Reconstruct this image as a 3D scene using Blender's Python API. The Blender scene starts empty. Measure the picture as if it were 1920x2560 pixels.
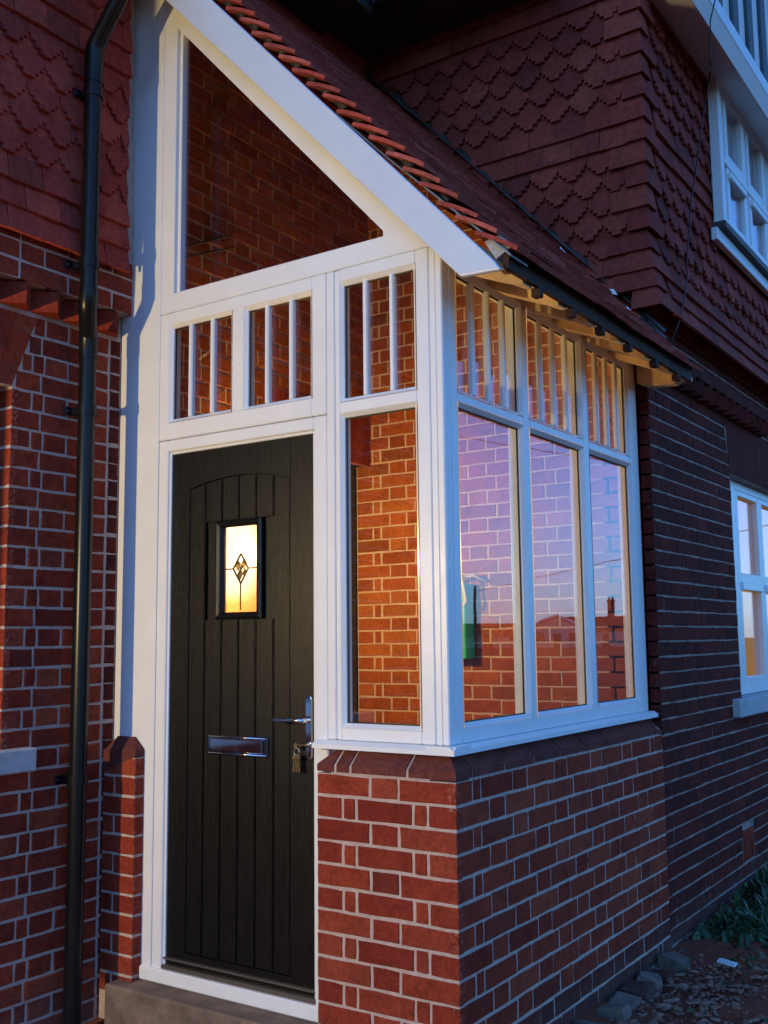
import bpy, math, random
from mathutils import Matrix, Vector
random.seed(11)
R = random.Random(5)
sc = bpy.context.scene
col = sc.collection

# ------------------------------------------------------------------ camera
CAM = (1.69984, -2.89234, 0.45085)
rows = ((0.8267764, 0.5624220, -0.0110596), (-0.0774709, 0.0943673, -0.9925185), (-0.5571706, 0.8214477, 0.1215920))
cd = bpy.data.cameras.new("camera")
cam = bpy.data.objects.new("camera", cd)
col.objects.link(cam)
r_, d_, f_ = [Vector(v) for v in rows]
m = Matrix((r_, -d_, -f_)).transposed().to_4x4()
m.translation = CAM
cam.matrix_world = m
cd.sensor_fit = 'VERTICAL'
cd.sensor_height = 24.0
cd.sensor_width = 18.0
cd.lens = 24.0 * 2598.44 / 2560.0
cd.clip_start = 0.05
cd.clip_end = 3000
sc.camera = cam

# ------------------------------------------------------------------ sky, sun, exposure
SUN_EL, SUN_AZ = math.radians(35.0), math.radians(200.0)   # azimuth measured from +y towards +x
w = bpy.data.worlds.new("World")
sc.world = w
w.use_nodes = True
nt = w.node_tree
nt.nodes.clear()
wo = nt.nodes.new('ShaderNodeOutputWorld')
bg = nt.nodes.new('ShaderNodeBackground')
sky = nt.nodes.new('ShaderNodeTexSky')
sky.sky_type = 'NISHITA'
sky.sun_disc = False
sky.sun_elevation = SUN_EL
sky.sun_rotation = SUN_AZ
sky.air_density = 1.0
sky.dust_density = 0.6
sky.ozone_density = 4.0
tint = nt.nodes.new('ShaderNodeMix')
tint.data_type = 'RGBA'
tint.blend_type = 'MULTIPLY'
tint.inputs[0].default_value = 1.0
tint.inputs[7].default_value = (0.35, 0.68, 1.08, 1)
nt.links.new(sky.outputs[0], tint.inputs[6])
nt.links.new(tint.outputs[2], bg.inputs[0])
bg.inputs[1].default_value = 0.15
nt.links.new(bg.outputs[0], wo.inputs[0])

sl = bpy.data.lights.new("sun", 'SUN')
sl.energy = 0.02
sl.angle = math.radians(25)
sl.color = (0.75, 0.85, 1.0)
so = bpy.data.objects.new("sun", sl)
so.rotation_euler = Vector((math.sin(SUN_AZ) * math.cos(SUN_EL), math.cos(SUN_AZ) * math.cos(SUN_EL), math.sin(SUN_EL))).to_track_quat('Z', 'Y').to_euler()
so.location = (6, 4, 8)
col.objects.link(so)

sc.view_settings.view_transform = 'Standard'
sc.view_settings.look = 'None'
sc.view_settings.exposure = 1.0
sc.view_settings.gamma = 1.0
sc.render.engine = 'CYCLES'
sc.cycles.use_denoising = True
sc.cycles.max_bounces = 10
sc.cycles.diffuse_bounces = 5
sc.cycles.transparent_max_bounces = 40
sc.cycles.sample_clamp_indirect = 6
sc.cycles.caustics_reflective = False
sc.cycles.caustics_refractive = False
sc.cycles.blur_glossy = 0.5

LAMP_OUT = (-1.60, -3.40, 0.78)      # garden lantern on the drive, behind the viewer
LAMP_OUT_W = 168.0
LAMP_IN = (-1.45, 0.57, 0.84)       # wall lamp inside the porch
LAMP_IN_W = 50.0

# ------------------------------------------------------------------ materials
def mat(name):
    mm = bpy.data.materials.new(name)
    mm.use_nodes = True
    n = mm.node_tree
    n.nodes.clear()
    out = n.nodes.new('ShaderNodeOutputMaterial')
    return mm, n, out

def nd(n, typ, **kw):
    x = n.nodes.new(typ)
    for k, v in kw.items():
        if k.startswith('i_'):
            key = k[2:]
            key = int(key) if key.isdigit() else key.replace('_', ' ')
            x.inputs[key].default_value = v
        else:
            setattr(x, k, v)
    return x

def lk(n, a, b):
    n.links.new(a, b)

def math_(n, op, a, b=None, c=None):
    x = n.nodes.new('ShaderNodeMath')
    x.operation = op
    for i, v in enumerate((a, b, c)):
        if v is None:
            continue
        if isinstance(v, (int, float)):
            x.inputs[i].default_value = v
        else:
            n.links.new(v, x.inputs[i])
    return x.outputs[0]

def mixc(n, fac, a, b, mode='MIX'):
    x = n.nodes.new('ShaderNodeMix')
    x.data_type = 'RGBA'
    x.blend_type = mode
    for i, v in ((0, fac), (6, a), (7, b)):
        if isinstance(v, (int, float)):
            x.inputs[i].default_value = v
        elif isinstance(v, tuple):
            x.inputs[i].default_value = v if len(v) == 4 else (*v, 1)
        else:
            n.links.new(v, x.inputs[i])
    return x.outputs[2]

def ramp(n, fac, stops):
    x = n.nodes.new('ShaderNodeValToRGB')
    e = x.color_ramp.elements
    while len(e) < len(stops):
        e.new(0.5)
    for el, (p, c) in zip(e, stops):
        el.position = p
        el.color = (*c, 1) if len(c) == 3 else c
    n.links.new(fac, x.inputs[0])
    return x.outputs[0]

def noise(n, scale, detail=4, rough=0.6, vec=None, dist=0.0):
    x = nd(n, 'ShaderNodeTexNoise')
    x.inputs['Scale'].default_value = scale
    x.inputs['Detail'].default_value = detail
    x.inputs['Roughness'].default_value = rough
    x.inputs['Distortion'].default_value = dist
    if vec is None:
        g = nd(n, 'ShaderNodeNewGeometry')
        vec = g.outputs['Position']
    n.links.new(vec, x.inputs['Vector'])
    return x.outputs[0]

def scaled_pos(n, sx, sy, sz):
    g = nd(n, 'ShaderNodeNewGeometry')
    v = nd(n, 'ShaderNodeVectorMath', operation='MULTIPLY')
    lk(n, g.outputs['Position'], v.inputs[0])
    v.inputs[1].default_value = (sx, sy, sz)
    return v.outputs[0]

def bump(n, h, strength, dist=0.002):
    b = nd(n, 'ShaderNodeBump')
    b.inputs['Strength'].default_value = strength
    b.inputs['Distance'].default_value = dist
    lk(n, h, b.inputs['Height'])
    return b.outputs[0]

def island_random(n):
    oi = nd(n, 'ShaderNodeObjectInfo')
    g = nd(n, 'ShaderNodeNewGeometry')
    s = math_(n, 'ADD', oi.outputs['Random'], g.outputs['Random Per Island'])
    return math_(n, 'FRACT', s)

def principled(n, out, color, rough, metallic=0.0, normal=None, spec=0.5, coat=0.0):
    p = nd(n, 'ShaderNodeBsdfPrincipled')
    if isinstance(color, tuple):
        p.inputs['Base Color'].default_value = (*color, 1)
    else:
        lk(n, color, p.inputs['Base Color'])
    if isinstance(rough, (int, float)):
        p.inputs['Roughness'].default_value = rough
    else:
        lk(n, rough, p.inputs['Roughness'])
    p.inputs['Metallic'].default_value = metallic
    p.inputs['Specular IOR Level'].default_value = spec
    p.inputs['Coat Weight'].default_value = coat
    if normal is not None:
        lk(n, normal, p.inputs['Normal'])
    lk(n, p.outputs[0], out.inputs[0])
    return p

def brick_material(name, stops, smear=(0.40, 0.24, 0.19), smear_amt=0.32, rough=0.85, mortar=(0.46, 0.35, 0.29), soot=0.5):
    mm, n, out = mat(name)
    c = ramp(n, island_random(n), stops)
    mot = noise(n, 60, 7, 0.7)
    mot2 = noise(n, 7, 5, 0.65)
    v = math_(n, 'MULTIPLY_ADD', mot, 1.5, 0.25)
    v = math_(n, 'MULTIPLY', v, math_(n, 'MULTIPLY_ADD', mot2, 0.9, 0.55))
    hs = nd(n, 'ShaderNodeHueSaturation')
    lk(n, c, hs.inputs['Color'])
    lk(n, v, hs.inputs['Value'])
    # patches of soot and darker firing
    so1 = ramp(n, noise(n, 17, 7, 0.7, dist=0.8), [(0.50, (0, 0, 0)), (0.72, (soot,) * 3)])
    c1 = mixc(n, so1, hs.outputs[0], tuple(x * 0.30 for x in stops[0][1]))
    # pale lime bloom
    sm = ramp(n, noise(n, 26, 8, 0.75, dist=0.6), [(0.62, (0, 0, 0)), (0.84, (smear_amt * 0.6,) * 3)])
    c2 = mixc(n, sm, c1, smear)
    # mortar dragged over the arrises
    at = nd(n, 'ShaderNodeAttribute')
    at.attribute_name = 'edge'
    e = math_(n, 'ADD', at.outputs['Fac'], math_(n, 'MULTIPLY_ADD', noise(n, 75, 6, 0.75), 2.4, -1.45))
    em = ramp(n, e, [(0.85, (0, 0, 0)), (1.20, (0.5,) * 3)])
    c2 = mixc(n, em, c2, mortar)
    sp = ramp(n, noise(n, 210, 4, 0.75), [(0.30, (0.45,) * 3), (0.44, (1, 1, 1))])
    c3 = mixc(n, 1.0, c2, sp, 'MULTIPLY')
    # cement dust and splashed dirt clinging to the lowest courses
    sx = nd(n, 'ShaderNodeSeparateXYZ')
    lk(n, nd(n, 'ShaderNodeNewGeometry').outputs['Position'], sx.inputs[0])
    low = math_(n, 'ADD', math_(n, 'MULTIPLY_ADD', sx.outputs[2], -3.2, -2.55), math_(n, 'MULTIPLY_ADD', noise(n, 6, 6, 0.7), 1.6, -0.8))
    c3 = mixc(n, ramp(n, low, [(0.0, (0, 0, 0)), (0.8, (0.6,) * 3)]), c3, (0.15, 0.115, 0.095))
    h = math_(n, 'ADD', noise(n, 140, 6, 0.75), math_(n, 'MULTIPLY', mot, 1.0))
    principled(n, out, c3, rough, normal=bump(n, h, 0.8, 0.005), spec=0.08)
    return mm

RED = [(0.0, (0.210, 0.031, 0.018)), (0.22, (0.275, 0.042, 0.022)), (0.45, (0.310, 0.051, 0.025)), (0.68, (0.240, 0.036, 0.020)), (0.88, (0.345, 0.068, 0.033)), (1.0, (0.170, 0.030, 0.020))]
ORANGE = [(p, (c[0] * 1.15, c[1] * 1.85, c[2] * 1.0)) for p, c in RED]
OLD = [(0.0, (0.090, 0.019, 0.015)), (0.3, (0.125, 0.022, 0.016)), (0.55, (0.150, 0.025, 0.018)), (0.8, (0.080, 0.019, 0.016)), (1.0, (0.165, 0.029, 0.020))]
M = {}
M['brick'] = brick_material('red_brick', RED)
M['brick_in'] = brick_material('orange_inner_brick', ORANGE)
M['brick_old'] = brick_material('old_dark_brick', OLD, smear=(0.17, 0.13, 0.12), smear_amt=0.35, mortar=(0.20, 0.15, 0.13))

def mortar_material(name, c0, c1, grime=False):
    mm, n, out = mat(name)
    c = ramp(n, noise(n, 38, 7, 0.7), [(0.3, c0), (0.7, c1)])
    if grime:
        c = mixc(n, ramp(n, noise(n, 14, 5, 0.7), [(0.5, (0, 0, 0)), (0.7, (0.8,) * 3)]), c, (0.05, 0.035, 0.032))
    h = noise(n, 260, 5, 0.8)
    h2 = noise(n, 60, 4, 0.7)
    principled(n, out, c, 0.95, normal=bump(n, math_(n, 'ADD', h, h2), 0.8, 0.004), spec=0.15)
    return mm
M['mortar'] = mortar_material('pale_lime_mortar', (0.46, 0.33, 0.27), (0.64, 0.49, 0.42))
M['mortar_old'] = mortar_material('weathered_mortar', (0.26, 0.19, 0.16), (0.50, 0.38, 0.32), True)

def tile_material(name, stops, lichen=0.25):
    mm, n, out = mat(name)
    c = ramp(n, island_random(n), stops)
    mot = noise(n, 34, 6, 0.6)
    hs = nd(n, 'ShaderNodeHueSaturation')
    lk(n, c, hs.inputs['Color'])
    lk(n, math_(n, 'MULTIPLY', math_(n, 'MULTIPLY_ADD', mot, 1.3, 0.35), math_(n, 'MULTIPLY_ADD', noise(n, 3.5, 5, 0.6), 0.8, 0.6)), hs.inputs['Value'])
    l = ramp(n, noise(n, 60, 8, 0.8), [(0.62, (0, 0, 0)), (0.75, (lichen,) * 3)])
    c2 = mixc(n, l, hs.outputs[0], (0.30, 0.26, 0.22))
    principled(n, out, c2, 0.8, normal=bump(n, noise(n, 170, 5, 0.7), 0.4, 0.003), spec=0.10)
    return mm
M['tile'] = tile_material('clay_wall_tile', [(0, (0.260, 0.042, 0.032)), (0.3, (0.370, 0.058, 0.040)), (0.55, (0.310, 0.048, 0.035)), (0.8, (0.420, 0.074, 0.048)), (1, (0.215, 0.038, 0.031))], 0.12)
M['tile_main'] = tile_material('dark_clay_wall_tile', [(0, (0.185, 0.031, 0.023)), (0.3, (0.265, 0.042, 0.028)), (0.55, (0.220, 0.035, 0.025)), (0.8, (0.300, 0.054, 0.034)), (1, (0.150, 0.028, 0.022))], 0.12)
M['tile_roof'] = tile_material('clay_roof_tile', [(0, (0.270, 0.048, 0.036)), (0.3, (0.360, 0.068, 0.048)), (0.6, (0.300, 0.053, 0.040)), (0.85, (0.420, 0.105, 0.075)), (1, (0.210, 0.042, 0.034))], 0.75)

def simple(name, c, rough, metallic=0.0, bscale=None, bstr=0.2, spec=0.5, var=0.0, vscale=8, coat=0.0):
    mm, n, out = mat(name)
    colr = c
    if var:
        colr = mixc(n, ramp(n, noise(n, vscale, 6, 0.65), [(0.3, (0, 0, 0)), (0.7, (1, 1, 1))]), tuple(x * (1 - var) for x in c), tuple(min(1, x * (1 + var)) for x in c))
    nm = bump(n, noise(n, bscale, 5, 0.7), bstr, 0.003) if bscale else None
    principled(n, out, colr, rough, metallic, nm, spec, coat)
    return mm

def pvc(name, c):
    mm, n, out = mat(name)
    dirt = ramp(n, noise(n, 5, 8, 0.7), [(0.35, tuple(x * 0.93 for x in c)), (0.65, c)])
    sp = ramp(n, noise(n, 130, 4, 0.75), [(0.27, (0.80, 0.77, 0.72)), (0.34, (1, 1, 1))])
    cc = mixc(n, 0.6, dirt, sp, 'MULTIPLY')
    rg = math_(n, 'MULTIPLY_ADD', noise(n, 18, 5, 0.7), 0.25, 0.22)
    nm = bump(n, noise(n, 420, 3, 0.6), 0.10, 0.001)
    principled(n, out, cc, rg, normal=nm, spec=0.5)
    return mm
M['white'] = pvc('white_pvc_frame', (0.80, 0.80, 0.79))
M['white_wood'] = pvc('white_painted_board', (0.78, 0.78, 0.76))
M['soffit'] = simple('bare_timber_soffit', (0.60, 0.45, 0.26), 0.7, bscale=60, bstr=0.3, var=0.15)
M['barge'] = pvc('bargeboard_weak_lamplight', (0.60, 0.66, 0.74))  # blue-grey puts the board's weaker lamp light into its colour
M['gasket'] = simple('black_rubber_gasket', (0.012, 0.012, 0.013), 0.6)
M['spacer'] = simple('aluminium_spacer', (0.55, 0.55, 0.56), 0.35, 0.9)
M['black_plastic'] = simple('black_plastic', (0.006, 0.006, 0.007), 0.30, bscale=40, bstr=0.06, var=0.3, spec=0.3)
M['fascia'] = simple('black_fascia_board', (0.050, 0.026, 0.018), 0.7, var=0.3, spec=0.15)
M['chrome'] = simple('polished_chrome', (0.75, 0.76, 0.78), 0.08, 1.0)
M['chrome_dark'] = simple('dark_chrome', (0.30, 0.30, 0.32), 0.14, 1.0)  # darker chrome for the letterbox plate
M['brass'] = simple('worn_brass', (0.40, 0.32, 0.19), 0.28, 1.0)
M['steel'] = simple('steel_screw', (0.6, 0.6, 0.6), 0.3, 1.0)
M['alu'] = simple('dull_aluminium', (0.35, 0.33, 0.30), 0.35, 0.9)
M['lead'] = simple('lead_flashing', (0.055, 0.036, 0.030), 0.6, 0.1, bscale=14, bstr=0.5, var=0.3)
M['concrete'] = simple('concrete', (0.165, 0.115, 0.085), 0.92, bscale=70, bstr=0.9, var=0.5, vscale=9)
M['stone'] = simple('pale_stone_sill', (0.45, 0.45, 0.44), 0.85, bscale=90, bstr=0.4, var=0.2, vscale=12)
M['mortarblob'] = simple('lime_bedding', (0.42, 0.38, 0.34), 0.95, bscale=60, bstr=0.9, var=0.3, vscale=20)
M['felt'] = simple('roofing_felt', (0.02, 0.02, 0.022), 0.9)
M['timber'] = simple('dark_roof_timber', (0.05, 0.035, 0.025), 0.8, var=0.3)
M['plaster'] = simple('white_plaster', (0.75, 0.73, 0.69), 0.85, bscale=20, bstr=0.1)
M['green'] = simple('green_metal_box', (0.015, 0.55, 0.22), 0.4, var=0.15)
M['green_dark'] = simple('dark_green_door_paint', (0.012, 0.030, 0.014), 0.45, var=0.3)
M['paper'] = simple('white_label', (0.7, 0.72, 0.7), 0.7)
M['cord'] = simple('white_cord', (0.75, 0.72, 0.70), 0.8)
M['plastic_white'] = simple('white_plastic_scrap', (0.75, 0.77, 0.8), 0.4)
M['timber_blue'] = simple('dark_gable_timber', (0.045, 0.06, 0.065), 0.6, var=0.2)
M['render'] = simple('white_render', (0.72, 0.73, 0.73), 0.9, bscale=70, bstr=0.4, var=0.08)
M['soil'] = None
M['wood_floor'] = simple('quarry_floor', (0.16, 0.07, 0.05), 0.6, var=0.2)
M['roof_far'] = simple('far_roof', (0.10, 0.055, 0.04), 0.9, var=0.2, vscale=1)
M['wall_far'] = simple('far_wall', (0.40, 0.33, 0.28), 0.9, var=0.15, vscale=1)
M['brick_far'] = simple('far_brick', (0.20, 0.075, 0.05), 0.9, var=0.2, vscale=2)
M['win_far'] = simple('far_window', (0.03, 0.035, 0.04), 0.15)

def door_material():
    mm, n, out = mat('black_woodgrain_door')
    p = scaled_pos(n, 150, 150, 9)
    g1 = noise(n, 1.0, 8, 0.7, vec=p, dist=0.8)
    p2 = scaled_pos(n, 420, 420, 16)
    g2 = noise(n, 1.0, 4, 0.6, vec=p2)
    gr = math_(n, 'ADD', g1, math_(n, 'MULTIPLY', g2, 0.6))
    c = ramp(n, g1, [(0.35, (0.0028, 0.0028, 0.0030)), (0.65, (0.0065, 0.0060, 0.0058))])
    rg = math_(n, 'MULTIPLY_ADD', g1, 0.35, 0.22)
    principled(n, out, c, rg, normal=bump(n, gr, 0.42, 0.0022), spec=0.30)
    return mm
M['door'] = door_material()

def glass_material(name, f0, tintc=(0.93, 0.95, 0.95)):
    mm, n, out = mat(name)
    g = nd(n, 'ShaderNodeNewGeometry')
    dt = nd(n, 'ShaderNodeVectorMath', operation='DOT_PRODUCT')
    lk(n, g.outputs['Incoming'], dt.inputs[0])
    lk(n, g.outputs['Normal'], dt.inputs[1])
    c = math_(n, 'ABSOLUTE', dt.outputs['Value'])
    k = math_(n, 'POWER', math_(n, 'SUBTRACT', 1.0, c), 5.0)
    fr = math_(n, 'MULTIPLY_ADD', k, 1 - f0, f0)
    t = nd(n, 'ShaderNodeBsdfTransparent')
    t.inputs[0].default_value = (*tintc, 1)
    gl = nd(n, 'ShaderNodeBsdfGlossy')
    gl.inputs['Roughness'].default_value = 0.0
    gl.inputs['Color'].default_value = (1.0, 0.82, 0.90, 1)
    lk(n, bump(n, noise(n, 3.0, 2, 0.5), 0.35, 0.0012), gl.inputs['Normal'])
    mx = nd(n, 'ShaderNodeMixShader')
    lk(n, fr, mx.inputs[0])
    lk(n, t.outputs[0], mx.inputs[1])
    lk(n, gl.outputs[0], mx.inputs[2])
    df_ = nd(n, 'ShaderNodeBsdfDiffuse')
    df_.inputs[0].default_value = (0.6, 0.58, 0.55, 1)
    dst = ramp(n, noise(n, 9, 8, 0.75, vec=scaled_pos(n, 1, 1, 0.35)), [(0.45, (0.0,) * 3), (0.85, (0.006,) * 3)])
    m2 = nd(n, 'ShaderNodeMixShader')
    lk(n, dst, m2.inputs[0])
    lk(n, mx.outputs[0], m2.inputs[1])
    lk(n, df_.outputs[0], m2.inputs[2])
    lk(n, m2.outputs[0], out.inputs[0])
    return mm
M['glass'] = glass_material('double_glazing', 0.075)

def frosted():
    mm, n, out = mat('satin_obscure_glass')
    gl = nd(n, 'ShaderNodeBsdfGlass')
    gl.inputs['Roughness'].default_value = 0.36
    gl.inputs['IOR'].default_value = 1.12
    gl.inputs['Color'].default_value = (0.96, 0.95, 0.92, 1)
    lk(n, gl.outputs[0], out.inputs[0])
    return mm
M['frosted'] = frosted()

def tinted_glass():
    mm, n, out = mat('smoked_bevel_glass')
    gl = nd(n, 'ShaderNodeBsdfGlass')
    gl.inputs['Roughness'].default_value = 0.3
    gl.inputs['IOR'].default_value = 1.1
    gl.inputs['Color'].default_value = (0.07, 0.055, 0.04, 1)
    lk(n, gl.outputs[0], out.inputs[0])
    return mm
def emit(name, c, s):
    mm, n, out = mat(name)
    e = nd(n, 'ShaderNodeEmission')
    e.inputs[0].default_value = (*c, 1)
    e.inputs[1].default_value = s
    lk(n, e.outputs[0], out.inputs[0])
    return mm
M['opal'] = emit('lit_opal_lamp', (1.0, 0.86, 0.58), 0.9)
M['bulb'] = emit('lit_lantern_bulb', (1.0, 0.80, 0.52), 40.0)

def soil_material():
    mm, n, out = mat('rubble_soil')
    a = noise(n, 5, 8, 0.7)
    b = noise(n, 70, 8, 0.8)
    c = ramp(n, b, [(0.25, (0.15, 0.040, 0.020)), (0.5, (0.30, 0.085, 0.045)), (0.68, (0.42, 0.145, 0.080)), (0.85, (0.52, 0.24, 0.145))])
    c = mixc(n, ramp(n, a, [(0.35, (0, 0, 0)), (0.65, (0.6,) * 3)]), c, (0.145, 0.042, 0.022))
    h = math_(n, 'ADD', math_(n, 'MULTIPLY', b, 1.0), noise(n, 22, 5, 0.7))
    principled(n, out, c, 0.95, normal=bump(n, h, 1.0, 0.015), spec=0.2)
    return mm
M['soil'] = soil_material()
def leaf_material():
    mm, n, out = mat('weed_leaf')
    c = ramp(n, island_random(n), [(0, (0.020, 0.045, 0.014)), (0.5, (0.045, 0.085, 0.025)), (1, (0.080, 0.115, 0.045))])
    p = nd(n, 'ShaderNodeBsdfPrincipled')
    lk(n, c, p.inputs['Base Color'])
    p.inputs['Roughness'].default_value = 0.6
    lk(n, p.outputs[0], out.inputs[0])
    return mm
M['leaf'] = leaf_material()
M['stone_chip'] = brick_material('rubble_chip', [(0, (0.28, 0.13, 0.085)), (0.35, (0.38, 0.195, 0.13)), (0.6, (0.19, 0.085, 0.055)), (0.8, (0.48, 0.28, 0.20)), (1.0, (0.30, 0.075, 0.045))], smear=(0.3, 0.27, 0.25))

# ------------------------------------------------------------------ mesh helpers
class MB:
    def __init__(s):
        s.v, s.f, s.a = [], [], []
    def add(s, verts, faces, attr=None):
        o = len(s.v)
        s.a += list(attr) if attr else [0.0] * len(verts)
        s.v += [tuple(v) for v in verts]
        s.f += [tuple(i + o for i in f) for f in faces]
        return s
    def box(s, a, b, ch=0.0):
        x0, x1 = sorted((a[0], b[0])); y0, y1 = sorted((a[1], b[1])); z0, z1 = sorted((a[2], b[2]))
        ch = min(ch, (x1 - x0) * .45, (y1 - y0) * .45, (z1 - z0) * .45)
        if ch <= 0:
            v = [(x0, y0, z0), (x1, y0, z0), (x1, y1, z0), (x0, y1, z0), (x0, y0, z1), (x1, y0, z1), (x1, y1, z1), (x0, y1, z1)]
            return s.add(v, [(0, 3, 2, 1), (4, 5, 6, 7), (0, 1, 5, 4), (1, 2, 6, 5), (2, 3, 7, 6), (3, 0, 4, 7)])
        v = []
        idx = {}
        lo, hi = (x0, y0, z0), (x1, y1, z1)
        for cx in (0, 1):
            for cy in (0, 1):
                for cz in (0, 1):
                    cor = (cx, cy, cz)
                    for ax in range(3):
                        p = []
                        for k in range(3):
                            base = hi[k] if cor[k] else lo[k]
                            if k != ax:
                                base += -ch if cor[k] else ch
                            p.append(base)
                        idx[(cor, ax)] = len(v)
                        v.append(tuple(p))
        f = []
        for ax in range(3):
            o1, o2 = (ax + 1) % 3, (ax + 2) % 3
            for sd in (0, 1):
                q = []
                for a_, b_ in ((0, 0), (1, 0), (1, 1), (0, 1)):
                    c = [0, 0, 0]; c[ax] = sd; c[o1] = a_; c[o2] = b_
                    q.append(idx[(tuple(c), ax)])
                f.append(tuple(q if sd else q[::-1]))
        for ax in range(3):            # edges running along ax
            o1, o2 = (ax + 1) % 3, (ax + 2) % 3
            for a_ in (0, 1):
                for b_ in (0, 1):
                    c0 = [0, 0, 0]; c0[o1] = a_; c0[o2] = b_
                    c1 = list(c0); c1[ax] = 1
                    q = [idx[(tuple(c0), o1)], idx[(tuple(c1), o1)], idx[(tuple(c1), o2)], idx[(tuple(c0), o2)]]
                    f.append(tuple(q if (a_ + b_) % 2 == 1 else q[::-1]))
        for cx in (0, 1):
            for cy in (0, 1):
                for cz in (0, 1):
                    c = (cx, cy, cz)
                    q = [idx[(c, 0)], idx[(c, 1)], idx[(c, 2)]]
                    f.append(tuple(q if (cx + cy + cz) % 2 == 1 else q[::-1]))
        return s.add(v, f)
    def prism(s, poly, axis, a, b):
        """poly: 2D points, extruded along axis (0 x,1 y,2 z) from a to b"""
        n = len(poly)
        def p3(p, t):
            q = [0, 0, 0]
            q[axis] = t
            o = [k for k in range(3) if k != axis]
            q[o[0]], q[o[1]] = p
            return tuple(q)
        v = [p3(p, a) for p in poly] + [p3(p, b) for p in poly]
        f = [tuple(range(n)), tuple(range(2 * n - 1, n - 1, -1))]
        f += [(i, i + n, (i + 1) % n + n, (i + 1) % n) for i in range(n)]
        return s.add(v, f)
    def tube(s, pts, r, seg=12, caps=True):
        pts = [Vector(p) for p in pts]
        rr = r if isinstance(r, (list, tuple)) else [r] * len(pts)
        rings = []
        prev = None
        for i, p in enumerate(pts):
            t = (pts[min(i + 1, len(pts) - 1)] - pts[max(i - 1, 0)]).normalized()
            if prev is None:
                up = Vector((0, 0, 1)) if abs(t.z) < 0.9 else Vector((1, 0, 0))
                x = t.cross(up).normalized()
            else:
                x = (prev - t * prev.dot(t)).normalized()
            prev = x
            y = t.cross(x)
            rings.append([p + (x * math.cos(2 * math.pi * k / seg) + y * math.sin(2 * math.pi * k / seg)) * rr[i] for k in range(seg)])
        v = [q for ring in rings for q in ring]
        f = []
        for i in range(len(rings) - 1):
            for k in range(seg):
                a, b = i * seg + k, i * seg + (k + 1) % seg
                f.append((a, b, b + seg, a + seg))
        if caps:
            f.append(tuple(range(seg - 1, -1, -1)))
            f.append(tuple(range((len(rings) - 1) * seg, len(rings) * seg)))
        return s.add(v, f)
    def xform(s, mtx):
        s.v = [tuple(mtx @ Vector(p)) for p in s.v]
        return s
    def mesh(s, name, material, smooth=False):
        me = bpy.data.meshes.new(name)
        me.from_pydata(s.v, [], s.f)
        me.materials.append(material)
        if any(s.a):
            at = me.attributes.new('edge', 'FLOAT', 'POINT')
            at.data.foreach_set('value', s.a)
        if smooth:
            me.polygons.foreach_set('use_smooth', [True] * len(me.polygons))
        me.update()
        return me

BASE = {}      # world offset of every Empty
def thing(name, label, cat, loc=(0, 0, 0), group=None):
    o = bpy.data.objects.new(name, None)
    o.empty_display_size = 0.1
    o.location = loc
    o['label'] = label; o['category'] = cat
    if group:
        o['group'] = group
    col.objects.link(o)
    BASE[o.name] = Vector(loc)
    return o

def child(o, parent):
    o.parent = parent
    if parent.name in BASE:
        o.matrix_parent_inverse = Matrix.Translation(-BASE[parent.name])

def ob(name, mesh, parent=None, label=None, cat=None, group=None, kind=None):
    o = bpy.data.objects.new(name, mesh)
    col.objects.link(o)
    if parent is not None:
        child(o, parent)
    if label: o['label'] = label
    if cat: o['category'] = cat
    if group: o['group'] = group
    if kind: o['kind'] = kind
    return o

def build(name, mb, material, parent=None, smooth=False, auto=False, **kw):
    o = ob(name, mb.mesh(name, material, smooth or auto), parent, **kw)
    if auto:
        o.data.set_sharp_from_angle(angle=math.radians(35))
    return o

# a wall frame: local x = along the wall, y = into the wall, z = up
class Wall:
    def __init__(s, ox, oy, ang):
        s.m = Matrix.Translation((ox, oy, 0)) @ Matrix.Rotation(ang, 4, 'Z')
    def pt(s, u, d, z):
        return tuple(s.m @ Vector((u, d, z)))
    def bar(s, mb, u0, u1, z0, z1, d0, d1, ch=0.003):
        t = MB().box((u0, d0, z0), (u1, d1, z1), ch).xform(s.m)
        mb.add(t.v, t.f)
    def prism(s, mb, poly, axis, a, b):
        t = MB().prism(poly, axis, a, b).xform(s.m)
        mb.add(t.v, t.f)
HALF = math.pi / 2
FRONT = Wall(0, 0.05, 0)            # porch front glazing, u = x
SIDE = Wall(-0.05, 0, HALF)         # porch side glazing, u = y
PL_F = Wall(0, 0, 0)                # plinth front face
PL_S = Wall(0, 0, HALF)             # plinth side face / main house side wall
WING = Wall(-1.64, 0, HALF)         # wing wall, u = y
BACK = Wall(0, 1.9, 0)              # house wall behind the porch, u = x

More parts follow.
